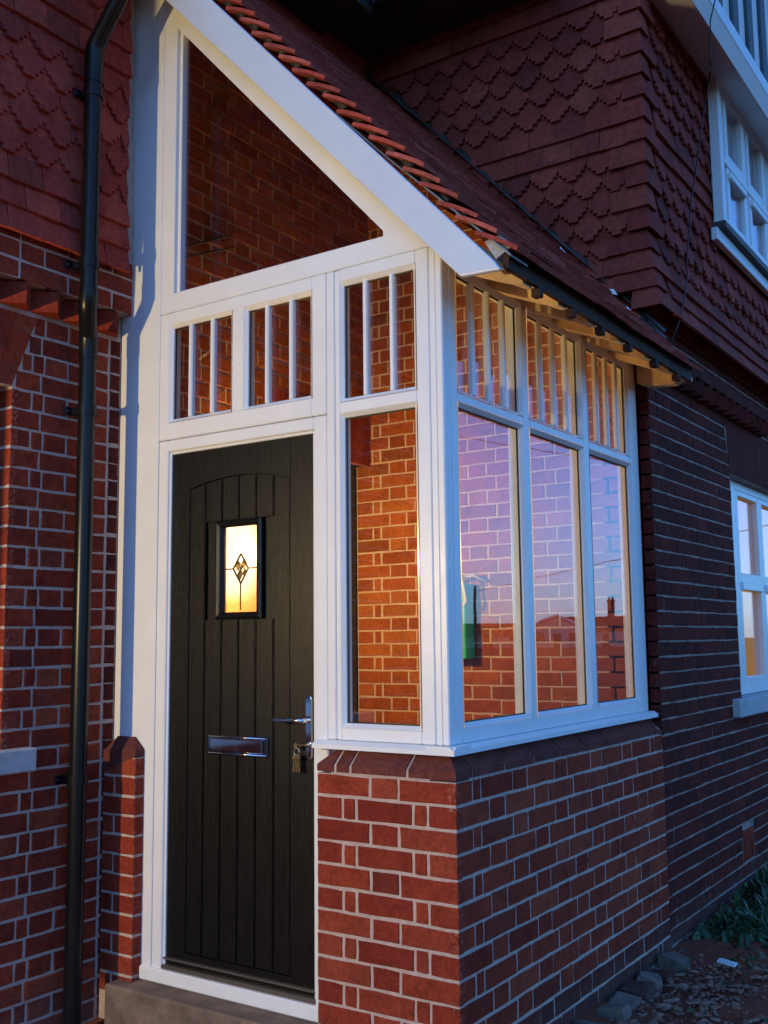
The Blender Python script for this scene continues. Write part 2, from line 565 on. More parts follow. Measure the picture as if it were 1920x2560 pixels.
# ------------------------------------------------------------------ brick pieces
def brick_mesh(L, H, material, rnd, D=0.03, name='brick'):
    """ragged edged brick face: local x 0..L, z 0..H, front at y=0"""
    ns = 3 if L > 0.15 else 2
    j = lambda a: rnd.uniform(-a, a)
    pts = []
    for i in range(ns): pts.append((L * i / ns, 0))
    pts += [(L, 0), (L, H * .5)]
    for i in range(ns): pts.append((L * (1 - i / ns), H))
    pts += [(0, H), (0, H * .5)]
    outer = [(x + j(.0016), z + j(.0016)) for x, z in pts]
    cx, cz = L / 2, H / 2
    bev = 0.0028
    inset = lambda q: [(x - math.copysign(min(q, abs(x - cx)), x - cx), z - math.copysign(min(q, abs(z - cz)), z - cz)) for x, z in outer]
    inner, core = inset(bev), inset(0.013)
    t1, t2 = j(.0012), j(.0010)
    fy = lambda x, z: t1 * (x - cx) / L + t2 * (z - cz) / H
    n = len(pts)
    v = [(x, fy(x, z) + j(.0004), z) for x, z in core] + [(x, fy(x, z) + j(.0005), z) for x, z in inner] + [(x, 0.0030 + fy(x, z), z) for x, z in outer] + [(x, D, z) for x, z in outer]
    f = [tuple(range(n))]
    for k in (0, n, 2 * n):
        f += [(i + k, i + k + n, (i + 1) % n + k + n, (i + 1) % n + k) for i in range(n)]
    mb = MB().add(v, f, [0.0] * n + [0.8] * n + [1.0] * (2 * n))
    # make normals face outward (-y on the front)
    a, b, c = [Vector(v[i]) for i in (0, n // 3, 2 * n // 3)]
    if (b - a).cross(c - a).y > 0:
        mb.f = [tuple(reversed(q)) for q in mb.f]
    return mb
S_, H_, C_ = 0.215, 0.1025, 0.046
rb = random.Random(3)
_variants = {}
def brick_variant(L, H, matkey):
    key = (round(L, 3), round(H, 4), matkey)
    lst = _variants.setdefault(key, [])
    if len(lst) < 5:
        mb = brick_mesh(L, H, M[matkey], rb)
        lst.append((mb, mb.mesh('brick', M[matkey])))
        return lst[-1]
    return rb.choice(lst)

def place_brick(parent, wall, u, z, L, H, matkey, proud=0.0, rot=0.0, bulk=None):
    near = min((S_, H_, C_), key=lambda q: abs(q - L))
    if abs(near - L) > 0.012:
        near = round(L, 2)
    mb, me = brick_variant(near, H, matkey)
    jz, jd = rb.uniform(-.0013, .0013), rb.uniform(-.0012, .0012)
    mtx = wall.m @ Matrix.Translation((u, -proud + jd, z + jz)) @ Matrix.Rotation(rot + rb.uniform(-.004, .004), 4, 'Z') @ Matrix.Rotation(rb.uniform(-.005, .005), 4, 'Y') @ Matrix.Diagonal((L / near, 1, 1, 1))
    if bulk is not None:
        bulk.add([mtx @ Vector(p) for p in mb.v], mb.f, mb.a)
        return None
    o = bpy.data.objects.new('brick', me)
    col.objects.link(o)
    child(o, parent)
    o.matrix_basis = mtx
    return o

def course(u0, u1, pattern, start=0.0, j=0.010):
    """list of (u, length) of one course of bricks from u0 to u1; start shifts the pattern"""
    out = []
    u = u0 - start
    i = 0
    while u < u1 - 0.015:
        L = pattern[i % len(pattern)]
        a, b = max(u, u0), min(u + L, u1)
        if b - a > 0.018:
            out.append((a, b - a))
        u += L + j
        i += 1
    return out

def cut_holes(segs, z0, z1, holes):
    """holes: list of functions (zmid)->(a,b) or None"""
    zm = (z0 + z1) / 2
    for h in holes:
        r = h(zm)
        if not r:
            continue
        a, b = r
        new = []
        for u, L in segs:
            e = u + L
            if e <= a or u >= b:
                new.append((u, L)); continue
            if a - u > 0.02: new.append((u, a - u - 0.008))
            if e - b > 0.02: new.append((b + 0.008, e - b - 0.008))
        segs = new
    return segs

# ================================================================== SETTING: ground
GZ = -0.985
def ground():
    xs = [-700, -200, -60, -20, -8, -4, -2] + [0.02 + i * 0.06 for i in range(45)] + [3.2, 4, 6, 10, 25, 70, 220, 700]
    ys = [-700, -200, -60, -20, -8, -4, -1.5] + [-0.5 + i * 0.07 for i in range(75)] + [5.5, 7, 10, 20, 60, 200, 700]
    rg = random.Random(9)
    v = []
    for y in ys:
        for x in xs:
            near = 0 < x < 2.7 and -0.5 < y < 4.8
            z = GZ + (rg.uniform(-.012, .014) + 0.02 * math.sin(x * 5 + y * 3) + 0.015 * math.sin(y * 7.3 - x * 4) if near else 0)
            if near and x < 0.25: z += 0.02 * (1 - x / 0.25)
            if x < 0 or y < -0.5: z = GZ - 0.03
            v.append((x, y, z))
    nx = len(xs)
    f = [(j * nx + i, j * nx + i + 1, (j + 1) * nx + i + 1, (j + 1) * nx + i) for j in range(len(ys) - 1) for i in range(nx - 1)]
    build('ground', MB().add(v, f), M['soil'], smooth=True, kind='structure', label='dark rubble strewn soil beside the house')
ground()

# ================================================================== HOUSE
house = thing('house', 'red brick house with patterned tile-hung upper storey around the white porch', 'house', (-1.64, 1.9, GZ))

# ---- wing wall (left, runs towards the viewer and on into the porch)
WG = 0.0757
wing_top = 1.722
rows_w = [wing_top - WG * (i + 1) for i in range(36)]
# window opening in wing outside: y -1.55..-0.48, z 0.062..1.424 ; doorway in porch: y 1.0..1.9, z -0.8..1.43
def wing_core():
    mb = MB()
    d0, d1 = 0.0035, 0.30
    b = lambda u0, u1, z0, z1, dd=d0: WING.bar(mb, u0, u1, z0, z1, dd, d1, 0)
    b(-4.0, -1.55, -1.05, 1.722); b(-1.55, -0.48, -1.05, 0.0); b(-1.55, -0.48, 1.424, 1.722)
    b(-0.48, 1.0, -1.05, 1.722); b(1.0, 1.895, 1.43, 1.722); b(1.0, 1.895, -1.05, -0.82)
    b(-4.0, 0.049, 1.7225, 1.8265); b(-4.0, 0.049, 1.8267, 2.6, -0.0645)      # projecting courses above the dog-tooth band
    b(0.0495, 1.895, 1.7225, 4.2)
    b(-4.0, 0.049, 2.6, 4.2, -0.05)
    return build('wing_wall', mb, M['mortar'], house)
wing = wing_core()
house_bulk = MB()          # the bricks past the 300 individually built ones
house_bulk_old = MB()
house_bulk_in = MB()

def skew(z):               # brickwork stops at the outside window and its flat arch
    if z > 1.424: return (-1.548 - (z - 1.424) * 0.37, -0.482 + (z - 1.424) * 0.37)
    if z > 0.0: return (-1.548, -0.482)
    return None
for i, z in enumerate(rows_w):
    pat = [S_, H_] if i % 2 else [H_, C_, S_]
    # outside face, measured from the inner corner backwards so bonds end at y=-0.017
    segs = []
    u = -0.017
    seqs = ([H_, H_, S_, H_, S_, H_, S_, H_, S_] if i % 2 else [H_, S_, C_, H_, S_, H_, S_, H_, S_])
    if i % 2 == 0: seqs = [S_ * .93, H_, C_, H_, S_, H_, S_, H_]
    else: seqs = [H_, S_, S_, H_, S_, H_, S_]
    for L in seqs + [S_, H_] * 9:
        if u < -2.9: break
        segs.append((u - L, L)); u -= L + 0.010
    segs = cut_holes(segs, z, z + WG, [skew])
    if z < -1.10: continue
    for (a, L) in segs:
        vis = a + L > -0.62
        place_brick(wing, WING, a, z + 0.005, L, WG - 0.0105, 'brick', bulk=None if vis else house_bulk)
    # cut bricks in the strip behind the vertical joint
    place_brick(wing, WING, -0.004, z + 0.008 + R.uniform(-.004, .004), 0.052, WG - 0.0105, 'brick_old', bulk=house_bulk_old)
    # inside face of the porch
    hole = [lambda zz: (1.0, 3.0) if zz < 1.43 else None]
    if z > -0.85:
        for (a, L) in cut_holes(course(0.125, 1.885, [S_, H_], 0.09 if i % 2 else 0.26), z, z + WG, hole):
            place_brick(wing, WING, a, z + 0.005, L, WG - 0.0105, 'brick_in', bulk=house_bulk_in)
z = 1.722
i = 0
while z < 3.5:             # porch inside above
    for (a, L) in course(0.125, 1.885, [S_, H_], 0.09 if i % 2 else 0.26):
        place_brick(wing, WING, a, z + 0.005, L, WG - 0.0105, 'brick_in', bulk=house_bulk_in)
    z += WG; i += 1
# two thin dark rods on the inner wall
# dog-tooth course: headers laid at 45 degrees
def tooth_mesh(matkey, s=0.104, h=0.085):
    t = MB().box((-s / 2, -s / 2, 0), (s / 2, s / 2, h), 0.003)
    return t.mesh('dog_tooth_brick', M[matkey])
tm = tooth_mesh('brick'); tmo = tooth_mesh('brick_old')
for k in range(20):
    o = ob('dog_tooth_brick', tm, wing)
    o.matrix_basis = Matrix.Translation((-1.64 + 0.002, 0.03 - 0.0735 - k * 0.147, 1.736)) @ Matrix.Rotation(math.radians(45) + R.uniform(-.03, .03), 4, 'Z')
# courses above the teeth
for k, zz in enumerate((1.829, 1.829 + 0.0757, 1.829 + 2 * 0.0757)):
    u = 0.045
    for L in ([S_, S_, H_, S_, S_] if k % 2 else [H_, S_, S_, S_, H_]) + [S_, H_] * 6:
        place_brick(wing, WING, u - L, zz, L, 0.066, 'brick', proud=0.068, bulk=None if u > -0.75 else house_bulk)
        u -= L + 0.010
# flat arch over the outside window: rubbed voussoirs fanning
ar = MB()
for k in range(14):
    a0 = -0.486 - k * 0.078
    lean = 0.37 - k * 0.055
    for (z0, z1) in (((1.428, 1.572), (1.575, 1.716)) if k % 2 else ((1.428, 1.50), (1.503, 1.645), (1.648, 1.716))):
        p = []
        for zz, side in ((z0, 0), (z0, 1), (z1, 1), (z1, 0)):
            base = a0 - (0.0755 if side else 0.0)
            p.append((base + (zz - 1.424) * (lean - (0.055 if side else 0)), zz))
        q = MB().prism([(u_, z_) for u_, z_ in p], 1, -0.001 + R.uniform(-.001, .001), 0.10).xform(WING.m)
        build('voussoir', q, M['brick'], wing)
# jamb bricks of that window, facing the drive
JAMB = Wall(-1.64, -0.4835, 0)
for i, z in enumerate(rows_w):
    if 0.03 < z < 1.40:
        L = 0.1025 if i % 2 else 0.10
        place_brick(wing, JAMB, -L + 0.0015, z + 0.005, L, WG - 0.0105, 'brick')
# stone sill of the outside window
sb = MB().box((-1.86, -1.70, -0.02), (-1.585, -0.36, 0.066), 0.006)
build('window_sill', sb, M['stone'], house, label='pale stone sill under the left hand window')
# outside window itself (just out of frame)
ww = MB()
for (a, b_, z0, z1) in ((-1.55, -1.49, 0.066, 1.424), (-0.54, -0.482, 0.066, 1.424), (-1.49, -0.54, 0.066, 0.13), (-1.49, -0.54, 1.36, 1.424), (-1.05, -0.99, 0.13, 1.36)):
    WING.bar(ww, a, b_, z0, z1, 0.105, 0.17, 0.004)
wwo = build('wing_window', ww, M['white'], house)
for a, b_ in ((-1.49, -1.05), (-0.99, -0.54)):
    p = MB(); WING.bar(p, a, b_, 0.13, 1.36, 0.13, 0.135, 0)
    build('pane', p, M['glass'], wwo)
# doorway in the porch: brick arch, dark green door with frame
ia = MB()
for k in range(12):
    y0 = 1.0 + k * 0.0742
    q = MB().prism([(y0, 1.43), (y0 + .071, 1.43), (y0 + .071 + (y0 - 1.45) * .10, 1.725), (y0 + (y0 - 1.45) * .10, 1.725)], 1, -0.0015, 0.1).xform(WING.m)
    build('voussoir', q, M['brick'], wing)
gd = MB()
WING.bar(gd, 1.0, 1.07, -0.82, 1.43, 0.10, 0.19, .004); WING.bar(gd, 1.825, 1.893, -0.82, 1.43, 0.10, 0.19, .004); WING.bar(gd, 1.07, 1.825, 1.36, 1.43, 0.10, 0.19, .004)
WING.bar(gd, 1.072, 1.823, -0.81, 1.358, 0.13, 0.175, .003)
for (a, b_, z0, z1) in ((1.16, 1.42, -0.6, 0.1), (1.48, 1.74, -0.6, 0.1), (1.16, 1.42, 0.25, 1.2), (1.48, 1.74, 0.25, 1.2)):
    WING.bar(gd, a, b_, z0, z1, 0.118, 0.131, .008)
gdo = build('inner_door', gd, M['green_dark'], house, label='dark green panelled house door seen inside the porch')
kb = MB().tube([WING.pt(1.14, 0.13, 0.18), WING.pt(1.14, 0.09, 0.18), WING.pt(1.14, 0.075, 0.18)], [0.012, 0.012, 0.026], 12)
build('door_knob', kb, M['brass'], gdo, smooth=True)

# ---- back wall of the porch / front wall of the main house
bw = MB()
BACK.bar(bw, -1.74, -0.0035, -1.05, 4.2, 0.0035, 0.25, 0)
back = build('front_wall', bw, M['mortar'], house)
rows_b = [0.064 + 0.0725 * k for k in range(-16, 46)]
for i, z in enumerate(rows_b):
    if z < -1.2: continue
    inner = course(-1.735, -0.062, [S_, H_], 0.16 if i % 2 else 0.0)
    if i % 2: inner = course(-1.735, -1.58, [H_, C_], 0.0) + course(-1.5665, -0.062, [S_, H_], 0.0)
    else: inner = course(-1.735, -0.062, [S_, H_], 0.0)
    for (a, L) in inner:
        vis = 0.18 < z < 1.5 and a > -1.75
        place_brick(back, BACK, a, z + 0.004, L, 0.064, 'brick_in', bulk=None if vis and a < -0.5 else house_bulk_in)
    # sliver of wall between porch and corner
    place_brick(back, BACK, -0.054, z + 0.004, 0.053, 0.064, 'brick_old', bulk=house_bulk_old)

# ---- main side wall (right)
sw = MB()
PL_S.bar(sw, 1.9035, 3.24, -1.15, 1.95, 0.0035, 0.25, 0)
PL_S.bar(sw, 3.24, 7.5, -1.15, -0.005, 0.0035, 0.25, 0)
PL_S.bar(sw, 3.24, 7.5, 1.39, 1.95, 0.0035, 0.25, 0)
PL_S.bar(sw, 5.4, 7.5, -0.005, 1.39, 0.0035, 0.25, 0)
PL_S.bar(sw, 1.9035, 7.5, 1.95, 4.2, 0.0035, 0.25, 0)
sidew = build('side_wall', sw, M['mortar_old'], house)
def win_hole(z):
    if 0.0 < z < 1.39: return (3.24, 5.4)
    if 1.39 <= z < 1.69: return (3.24 - (z - 1.39) * 0.28, 5.4 + (z - 1.39) * 0.28)
    if -0.01 < z <= 0.0: return (3.05, 5.5)
    return None
def vent_hole(z):
    return (3.11, 3.34) if -0.80 < z < -0.62 else None
for i, z in enumerate(rows_b):
    if z > 2.02: continue
    old_row = not (-0.2 < z < 0.05)
    for (a, L) in cut_holes(course(1.9, 7.5, [S_, S_, S_, H_] if i % 4 else [H_, H_, S_], (i * 0.1125) % 0.225 if i % 2 else 0.0, j=0.006), z, z + 0.0725, [win_hole, vent_hole]):
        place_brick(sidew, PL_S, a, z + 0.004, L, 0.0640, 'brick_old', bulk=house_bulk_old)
for k in range(14):        # dog-tooth band on the main house
    o = ob('dog_tooth_brick', tmo, sidew)
    o.matrix_basis = Matrix.Translation((0.002, 1.98 + k * 0.147, 1.72)) @ Matrix.Rotation(math.radians(45) + R.uniform(-.03, .03), 4, 'Z')
pc = MB()
for k in range(20):
    PL_S.bar(pc, 1.90 + k * 0.222, 1.90 + k * 0.222 + S_, 1.81, 1.875, -0.06, 0.05, .003)
build('projecting_course', pc, M['brick_old'], sidew, kind='stuff')
# rubbed brick flat arch over the right hand window
for k in range(26):
    y0 = 3.20 + k * 0.082
    q = MB().prism([(y0 + .03, 1.395), (y0 + .109, 1.395), (y0 + .080, 1.685), (y0 - .0015, 1.685)] if k < 1 else [(y0 + .03, 1.395), (y0 + .109, 1.395), (y0 + .080, 1.685), (y0 + .001, 1.685)], 1, -0.001, 0.1).xform(PL_S.m)
    build('voussoir', q, M['brick_old'], sidew)
st = MB().box((-0.16, 3.05, -0.005), (0.045, 5.6, 0.098), 0.008)
build('window_sill', st, M['stone'], house, label='worn stone sill under the ground floor side window')
vb = MB()
PL_S.bar(vb, 3.115, 3.335, -0.795, -0.625, 0.0, 0.03, .004)
for k in range(3):
    for j_ in range(6):
        PL_S.bar(vb, 3.13 + j_ * 0.034, 3.148 + j_ * 0.034, -0.78 + k * 0.05, -0.745 + k * 0.05, -0.004, 0.002, .001)
build('air_brick', vb, M['brick'], house)

# ---- lower right window with a glowing blind for the lit room
lw = MB()
LW = Wall(-0.06, 0, HALF)
frm = lambda a, b_, z0, z1, d0=0.0, d1=0.065: LW.bar(lw, a, b_, z0, z1, d0, d1, .004)
frm(3.25, 3.42, 0.10, 1.395, 0.01); frm(3.42, 3.52, 0.10, 1.39)
frm(5.2, 5.39, 0.10, 1.39); frm(3.52, 5.2, 0.10, 0.165); frm(3.52, 5.2, 1.34, 1.39)
for k in range(3):
    a = 3.52 + k * 0.56
    frm(a, a + .06, .165, 1.34); frm(a + .50, a + .56, .165, 1.34)
    frm(a + .06, a + .50, 0.76, 0.83); frm(a + .06, a + .50, .165, .20); frm(a + .06, a + .50, 1.305, 1.34)
    frm(a + .05, a + .51, 0.725, 0.775, -0.012, 0.01)
lwo = build('side_window', lw, M['white'], house, label='white framed ground floor window with a glowing blind for its lit room')
for k in range(3):
    a = 3.58 + k * 0.56
    for z0, z1 in ((.20, .76), (.83, 1.305)):
        p = MB(); LW.bar(p, a, a + .44, z0, z1, 0.03, 0.034, 0)
        build('pane', p, M['glass'], lwo)
cm, cn, cout = mat('glowing_yellow_blind')
ce = nd(cn, 'ShaderNodeEmission')
lk(cn, ramp(cn, noise(cn, 3, 3, 0.5), [(0.3, (0.60, 0.27, 0.03)), (0.7, (0.72, 0.36, 0.05))]), ce.inputs[0])
ce.inputs[1].default_value = 0.35  # room light put in as the blind's own glow
lk(cn, ce.outputs[0], cout.inputs[0])
cb = MB()
for k in range(60):
    y0 = 3.3 + k * 0.035
    cb.prism([(-0.165 - 0.006 * (k % 2), y0), (-0.165 - 0.006 * ((k + 1) % 2), y0 + .035), (-0.169 - 0.006 * ((k + 1) % 2), y0 + .035), (-0.169 - 0.006 * (k % 2), y0)], 2, 0.11, 1.38)
build('window_blind', cb, cm, lwo, label='yellow blind glowing behind the side window')

# ---- tile hanging
TW = 0.156
def tile_mesh(orn, matkey, w_=TW - 0.003, h=0.20, th=0.015, rnd=R):
    hw = w_ / 2
    if orn:
        steps = [(0.17, 0.0), (0.17, .023), (0.32, .023), (0.32, .045), (0.452, .045), (0.452, .066), (0.5, .066)]
        prof = [(u_ * w_, z_) for u_, z_ in steps]
        pts = [(-x, z_) for x, z_ in reversed(prof)] + prof + [(hw, h), (-hw, h)]
    else:
        pts = [(-hw, 0), (hw, 0), (hw, h), (-hw, h)]
    pts = [(x + rnd.uniform(-.001, .001), z_ + rnd.uniform(-.001, .001)) for x, z_ in pts]
    n = len(pts)
    v = [(x, -0.0, z_) for x, z_ in pts] + [(x, th, z_) for x, z_ in pts]
    f = [tuple(range(n)), tuple(range(2 * n - 1, n - 1, -1))] + [(i, i + n, (i + 1) % n + n, (i + 1) % n) for i in range(n)]
    return MB().add(v, f)
TILE_MB = {}
def tile_set(key):
    out = {}
    for k in (True, False):
        out[k] = []
        for _ in range(4):
            mb = tile_mesh(k, key)
            me = mb.mesh('wall_tile', M[key])
            TILE_MB[me.name] = mb
            out[k].append(me)
    return out
tiles, tiles_main = tile_set('tile'), tile_set('tile_main')
ROWS_T = [(2.010, 0), (2.107, 0), (2.208, 0), (2.312, 1), (2.424, 1), (2.537, 1), (2.650, 1), (2.761, 1), (2.876, 0), (2.990, 0), (3.105, 1), (3.220, 1), (3.335, 1), (3.450, 1), (3.565, 1), (3.68, 0), (3.79, 0), (3.9, 1)]
def hang(parent, wall, u0, u1, rows, plane, bell, keep=None, tset=None, single=None, bulk=None):
    tset = tset or tiles
    for r, (z, orn) in enumerate(rows):
        kick = max(0, (2.36 - z)) * bell
        u = u0 + (TW / 2 if r % 2 else 0.0)
        tilt = math.atan2(0.034, 0.20) + (math.atan(bell) if z < 2.36 else 0)
        while u < u1 + TW * .4:
            if keep is None or keep(u, z):
                me = R.choice(tset[bool(orn)])
                cut = u1 - (u - TW / 2)
                sx, uc = 1.0, u
                if cut < TW:      # cut tile at the end
                    if cut < 0.03:
                        break
                    sx = cut / TW; uc = u1 - cut / 2
                mtx = wall.m @ Matrix.Translation((uc, -plane - kick + R.uniform(-.002, .002), z + R.uniform(-.002, .002))) @ Matrix.Rotation(-tilt + R.uniform(-.022, .022), 4, 'X') @ Matrix.Rotation(R.uniform(-.012, .012), 4, 'Y') @ Matrix.Diagonal((sx, 1, 1, 1))
                if single(u, z):
                    o = bpy.data.objects.new('wall_tile', me)
                    col.objects.link(o)
                    child(o, parent)
                    o.matrix_basis = mtx
                else:
                    q = TILE_MB[me.name]
                    bulk.add([mtx @ Vector(p) for p in q.v], q.f)
            u += TW
tile_bulk, tile_bulk_main = MB(), MB()
wt_core = MB(); wt_core.box((-1.639, 0.13, 3.3), (-1.60, 1.861, 4.2)); WING.bar(wt_core, -4, -0.012, 2.05, 4.2, -0.085, -0.051, 0)
wing_tiles = build('wing_tile_hanging', wt_core, M['tile'], house)
WZ = -0.020
hang(wing_tiles, WING, -0.70 - 14 * TW + 0.02, -0.008, [(z + WZ, o) for z, o in ROWS_T[:13]], 0.104, 0.03, single=lambda u, z: u > -0.72 and z < 3.05, bulk=tile_bulk)
mt_core = MB()
mt_core.prism([(-1.9, 3.80), (-0.12, 2.03), (0.038, 2.03), (0.038, 4.0), (-1.9, 4.0)], 1, 1.862, 1.899); mt_core.box((0.0005, 1.8621, 2.0301), (0.0385, 7.5, 4.0))
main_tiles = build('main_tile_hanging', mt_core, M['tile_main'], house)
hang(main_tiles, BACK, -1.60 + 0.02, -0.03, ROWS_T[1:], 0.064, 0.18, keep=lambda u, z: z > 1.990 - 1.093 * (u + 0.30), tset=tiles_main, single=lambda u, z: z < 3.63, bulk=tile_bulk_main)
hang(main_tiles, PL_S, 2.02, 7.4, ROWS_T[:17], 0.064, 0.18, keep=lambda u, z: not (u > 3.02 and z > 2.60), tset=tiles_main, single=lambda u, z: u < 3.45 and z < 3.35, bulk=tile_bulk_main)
def corner_tile(a, b_, h=0.20, th=0.013, fl=0.032):
    # local: corner at origin, +x leg runs along +y world, -x leg along -x world; tilt faked by flare of the tail
    v = []
    for z_, k in ((0, fl), (h, 0)):
        v += [(-a, -k, z_), (k, -k, z_), (k, b_, z_), (k - th, b_, z_), (k - th, -k + th, z_), (-a, -k + th, z_)]
    f = [(5, 4, 3, 2, 1, 0), (6, 7, 8, 9, 10, 11)] + [(i, (i + 1) % 6, (i + 1) % 6 + 6, i + 6) for i in range(6)]
    return MB().add(v, f).mesh('corner_tile', M['tile_main'])
ct = [corner_tile(.085, .165), corner_tile(.165, .085)]
ctb = [corner_tile(.085, .165, fl=0.066), corner_tile(.165, .085, fl=0.066)]
for r, (z, orn) in enumerate(ROWS_T[:17]):
    kick = max(0, 2.36 - z) * 0.18
    o = ob('corner_tile', (ctb if z < 2.36 else ct)[r % 2], main_tiles)
    kick -= 0.036 if z < 2.36 else 0
    o.matrix_basis = Matrix.Translation((0.037 + kick, 1.863 - kick, z + R.uniform(-.003, .003)))
# ---- upper storey oriel window, jetty and half-timbered gable
ORI = Wall(0.12, 0, HALF)
ow = MB()
fo = lambda a, b_, z0, z1, d0=0.0, d1=0.06: ORI.bar(ow, a, b_, z0, z1, d0, d1, .004)
fo(2.95, 3.00, 2.81, 3.70); fo(3.00, 6.0, 2.81, 2.85); fo(3.00, 6.0, 3.66, 3.70); fo(3.00, 6.0, 3.195, 3.235)
for k in range(6):
    a = 3.00 + k * 0.485
    fo(a, a + .035, 2.85, 3.66, .004); 
    fo(a + .09, a + .145, 2.85, 3.195, .008); fo(a + .44, a + .485, 2.85, 3.66, .004)
    fo(a + .09, a + .145, 3.235, 3.66, .008)
    for z0, z1 in ((2.85, 2.875), (3.135, 3.195), (3.235, 3.29), (3.635, 3.66)):
        fo(a + .145, a + .44, z0, z1, .008)
    fo(a + .10, a + .45, 3.125, 3.165, -0.014, 0.01)
oo = build('oriel_window', ow, M['white'], house, label='white framed upstairs oriel window under the timbered gable')
for k in range(6):
    a = 3.145 + k * 0.485
    for z0, z1 in ((2.875, 3.135), (3.29, 3.635)):
        p = MB(); ORI.bar(p, a, a + .295, z0, z1, .030, .034, 0)
        build('pane', p, M['glass'], oo)
p = MB(); p.box((0.072, 2.953, 2.86), (0.115, 2.957, 3.65)); build('pane', p, M['glass'], oo)
dk = MB(); ORI.bar(dk, 3.0, 6.0, 2.82, 3.69, 0.062, 0.08, 0); build('room_curtain', dk, M['plaster'], oo)  # curtain set close behind the glass to brighten the panes
us = MB()
us.box((0.03, 2.92, 2.765), (0.135, 6.0, 2.8095), .004)
build('underside_board', us, M['lead'], oo)
ub = MB(); ub.box((0.06, 2.88, 2.69), (0.098, 6.0, 2.764), .004)
build('apron_board', ub, M['white_wood'], oo)
jet = MB()
jet.prism([(0.05, 3.705), (0.05, 3.80), (0.30, 3.80), (0.30, 3.705), (0.27, 3.62), (0.255, 3.62)], 1, 2.0, 6.0)
gab = build('jetty_soffit', jet, M['plaster'], house)
bm_ = MB(); bm_.box((0.255, 1.95, 3.705), (0.305, 6.0, 3.80), .006); build('beam', bm_, M['white_wood'], gab)
gw = MB(); gw.box((0.05, 2.0, 3.801), (0.262, 6.0, 5.4)); build('gable_render', gw, M['render'], gab)
for k in range(11):
    y0 = 2.10 + k * 0.325
    t_ = MB().box((0.255, y0, 3.802), (0.283, y0 + .125, 5.4), .006)
    build('gable_timber', t_, M['timber_blue'], gab)
# ---- eaves high over the inner corner: wing eave (out of frame) and main eave, overhangs enlarged to shade the tiles
ev = MB()
ev.prism([(1.40, 3.84), (1.862, 3.84), (1.862, 4.35), (1.40, 3.96)], 0, -2.4, -0.30)
ev.prism([(-1.64, 3.34), (-1.27, 3.34), (-1.27, 3.46), (-1.64, 4.3)], 1, -6.0, -0.12)
ev.prism([(-1.70, 3.78), (-1.25, 3.78), (-1.25, 3.90), (-1.70, 4.3)], 1, -0.12, 1.399)
build('eaves', ev, M['timber'], house)
gu = MB(); gu.tube([(-1.20, 1.35, 3.88), (-0.32, 1.35, 3.87)], 0.055, 14); gu.tube([(-1.215, -6, 3.34), (-1.215, -0.12, 3.32)], 0.05, 14)
gu.tube([(-1.16, 1.35, 3.86), (-1.16, 1.35, 3.77)], 0.034, 12)
build('gutter', gu, M['black_plastic'], house, smooth=True)
hm = MB()
hm.box((-7.5, 2.15, -1.05), (-0.26, 7.5, 5.0)); hm.box((-7.5, -6, -1.05), (-1.945, 2.149, 5.2))
build('house_body', hm, M['mortar_old'], house)
ob('wall_brick_rest', house_bulk.mesh('wall_brick_rest', M['brick']), house, kind='stuff')
ob('wall_tile_rest', tile_bulk.mesh('wall_tile_rest', M['tile']), house, kind='stuff')
ob('dark_wall_tile_rest', tile_bulk_main.mesh('dark_wall_tile_rest', M['tile_main']), house, kind='stuff')
ob('inner_brick_rest', house_bulk_in.mesh('inner_brick_rest', M['brick_in']), house, kind='stuff')
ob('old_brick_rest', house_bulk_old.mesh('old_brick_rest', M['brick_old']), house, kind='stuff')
# thin dark rods on the inner wall face
for z0 in (0.0, -0.045):
    rd = MB().tube([(-1.628, 0.30, 2.20 + z0), (-1.628, 0.70 + z0 * -0.9, 2.40 + z0)], 0.006, 8)
    build('thin_dark_rod', rd, M['timber'], wing)

# ================================================================== PORCH
porch = thing('porch', 'white framed lean-to porch on a brick plinth with tiled roof', 'porch', (-0.8, 0.9, GZ))
# ---- brick plinth
pk = MB()
i_ = 0.0035
pk.box((-0.552, i_, -1.05), (-i_, 0.14, -0.001)); pk.box((-0.14, 0.1401, -1.05), (-i_, 1.898, -0.001))
pk.box((-0.50, 0.052, -0.0005), (-0.052, 0.14, 0.070)); pk.box((-0.14, 0.1401, -0.0005), (-0.052, 1.898, 0.070))
pk.prism([(0.004, -0.0004), (0.004, 0.027), (0.055, 0.0735), (0.0521, 0.0002), (0.0521, -0.0004)], 0, -0.495, -0.10)
pk.prism([(-0.004, -0.0004), (-0.004, 0.027), (-0.055, 0.0735), (-0.0521, 0.0002), (-0.0521, -0.0004)], 1, 0.09, 1.86)
plinth = build('brick_plinth', pk, M['mortar'], porch)
for r in range(14):
    z = -0.075 * (r + 1)
    if z < -1.02: break
    fr_ = [(0, S_), (0.2265, H_), (0.3385, 0.2125)] if r % 2 == 0 else [(0, H_), (0.1125, C_), (0.1685, S_), (0.3935, C_), (0.4495, H_)]
    for u, L in fr_:
        place_brick(plinth, PL_F, -0.552 + u, z + 0.005, L, 0.065, 'brick')
    if r % 2 == 0:
        sq = [H_, C_, S_, H_, S_, H_, S_, H_, S_, H_, S_, C_, H_]
    else:
        sq = [S_, H_, S_, H_, S_, H_, S_, H_, S_, H_, S_]
    u = 0.0
    tot = sum(sq) + 0.010 * (len(sq) - 1)
    k = 1.899 / tot
    for L in sq:
        place_brick(plinth, PL_S, u * k, z + 0.005, L * k, 0.065, 'brick' if r < 11 else 'brick_old')
        u += L + 0.010
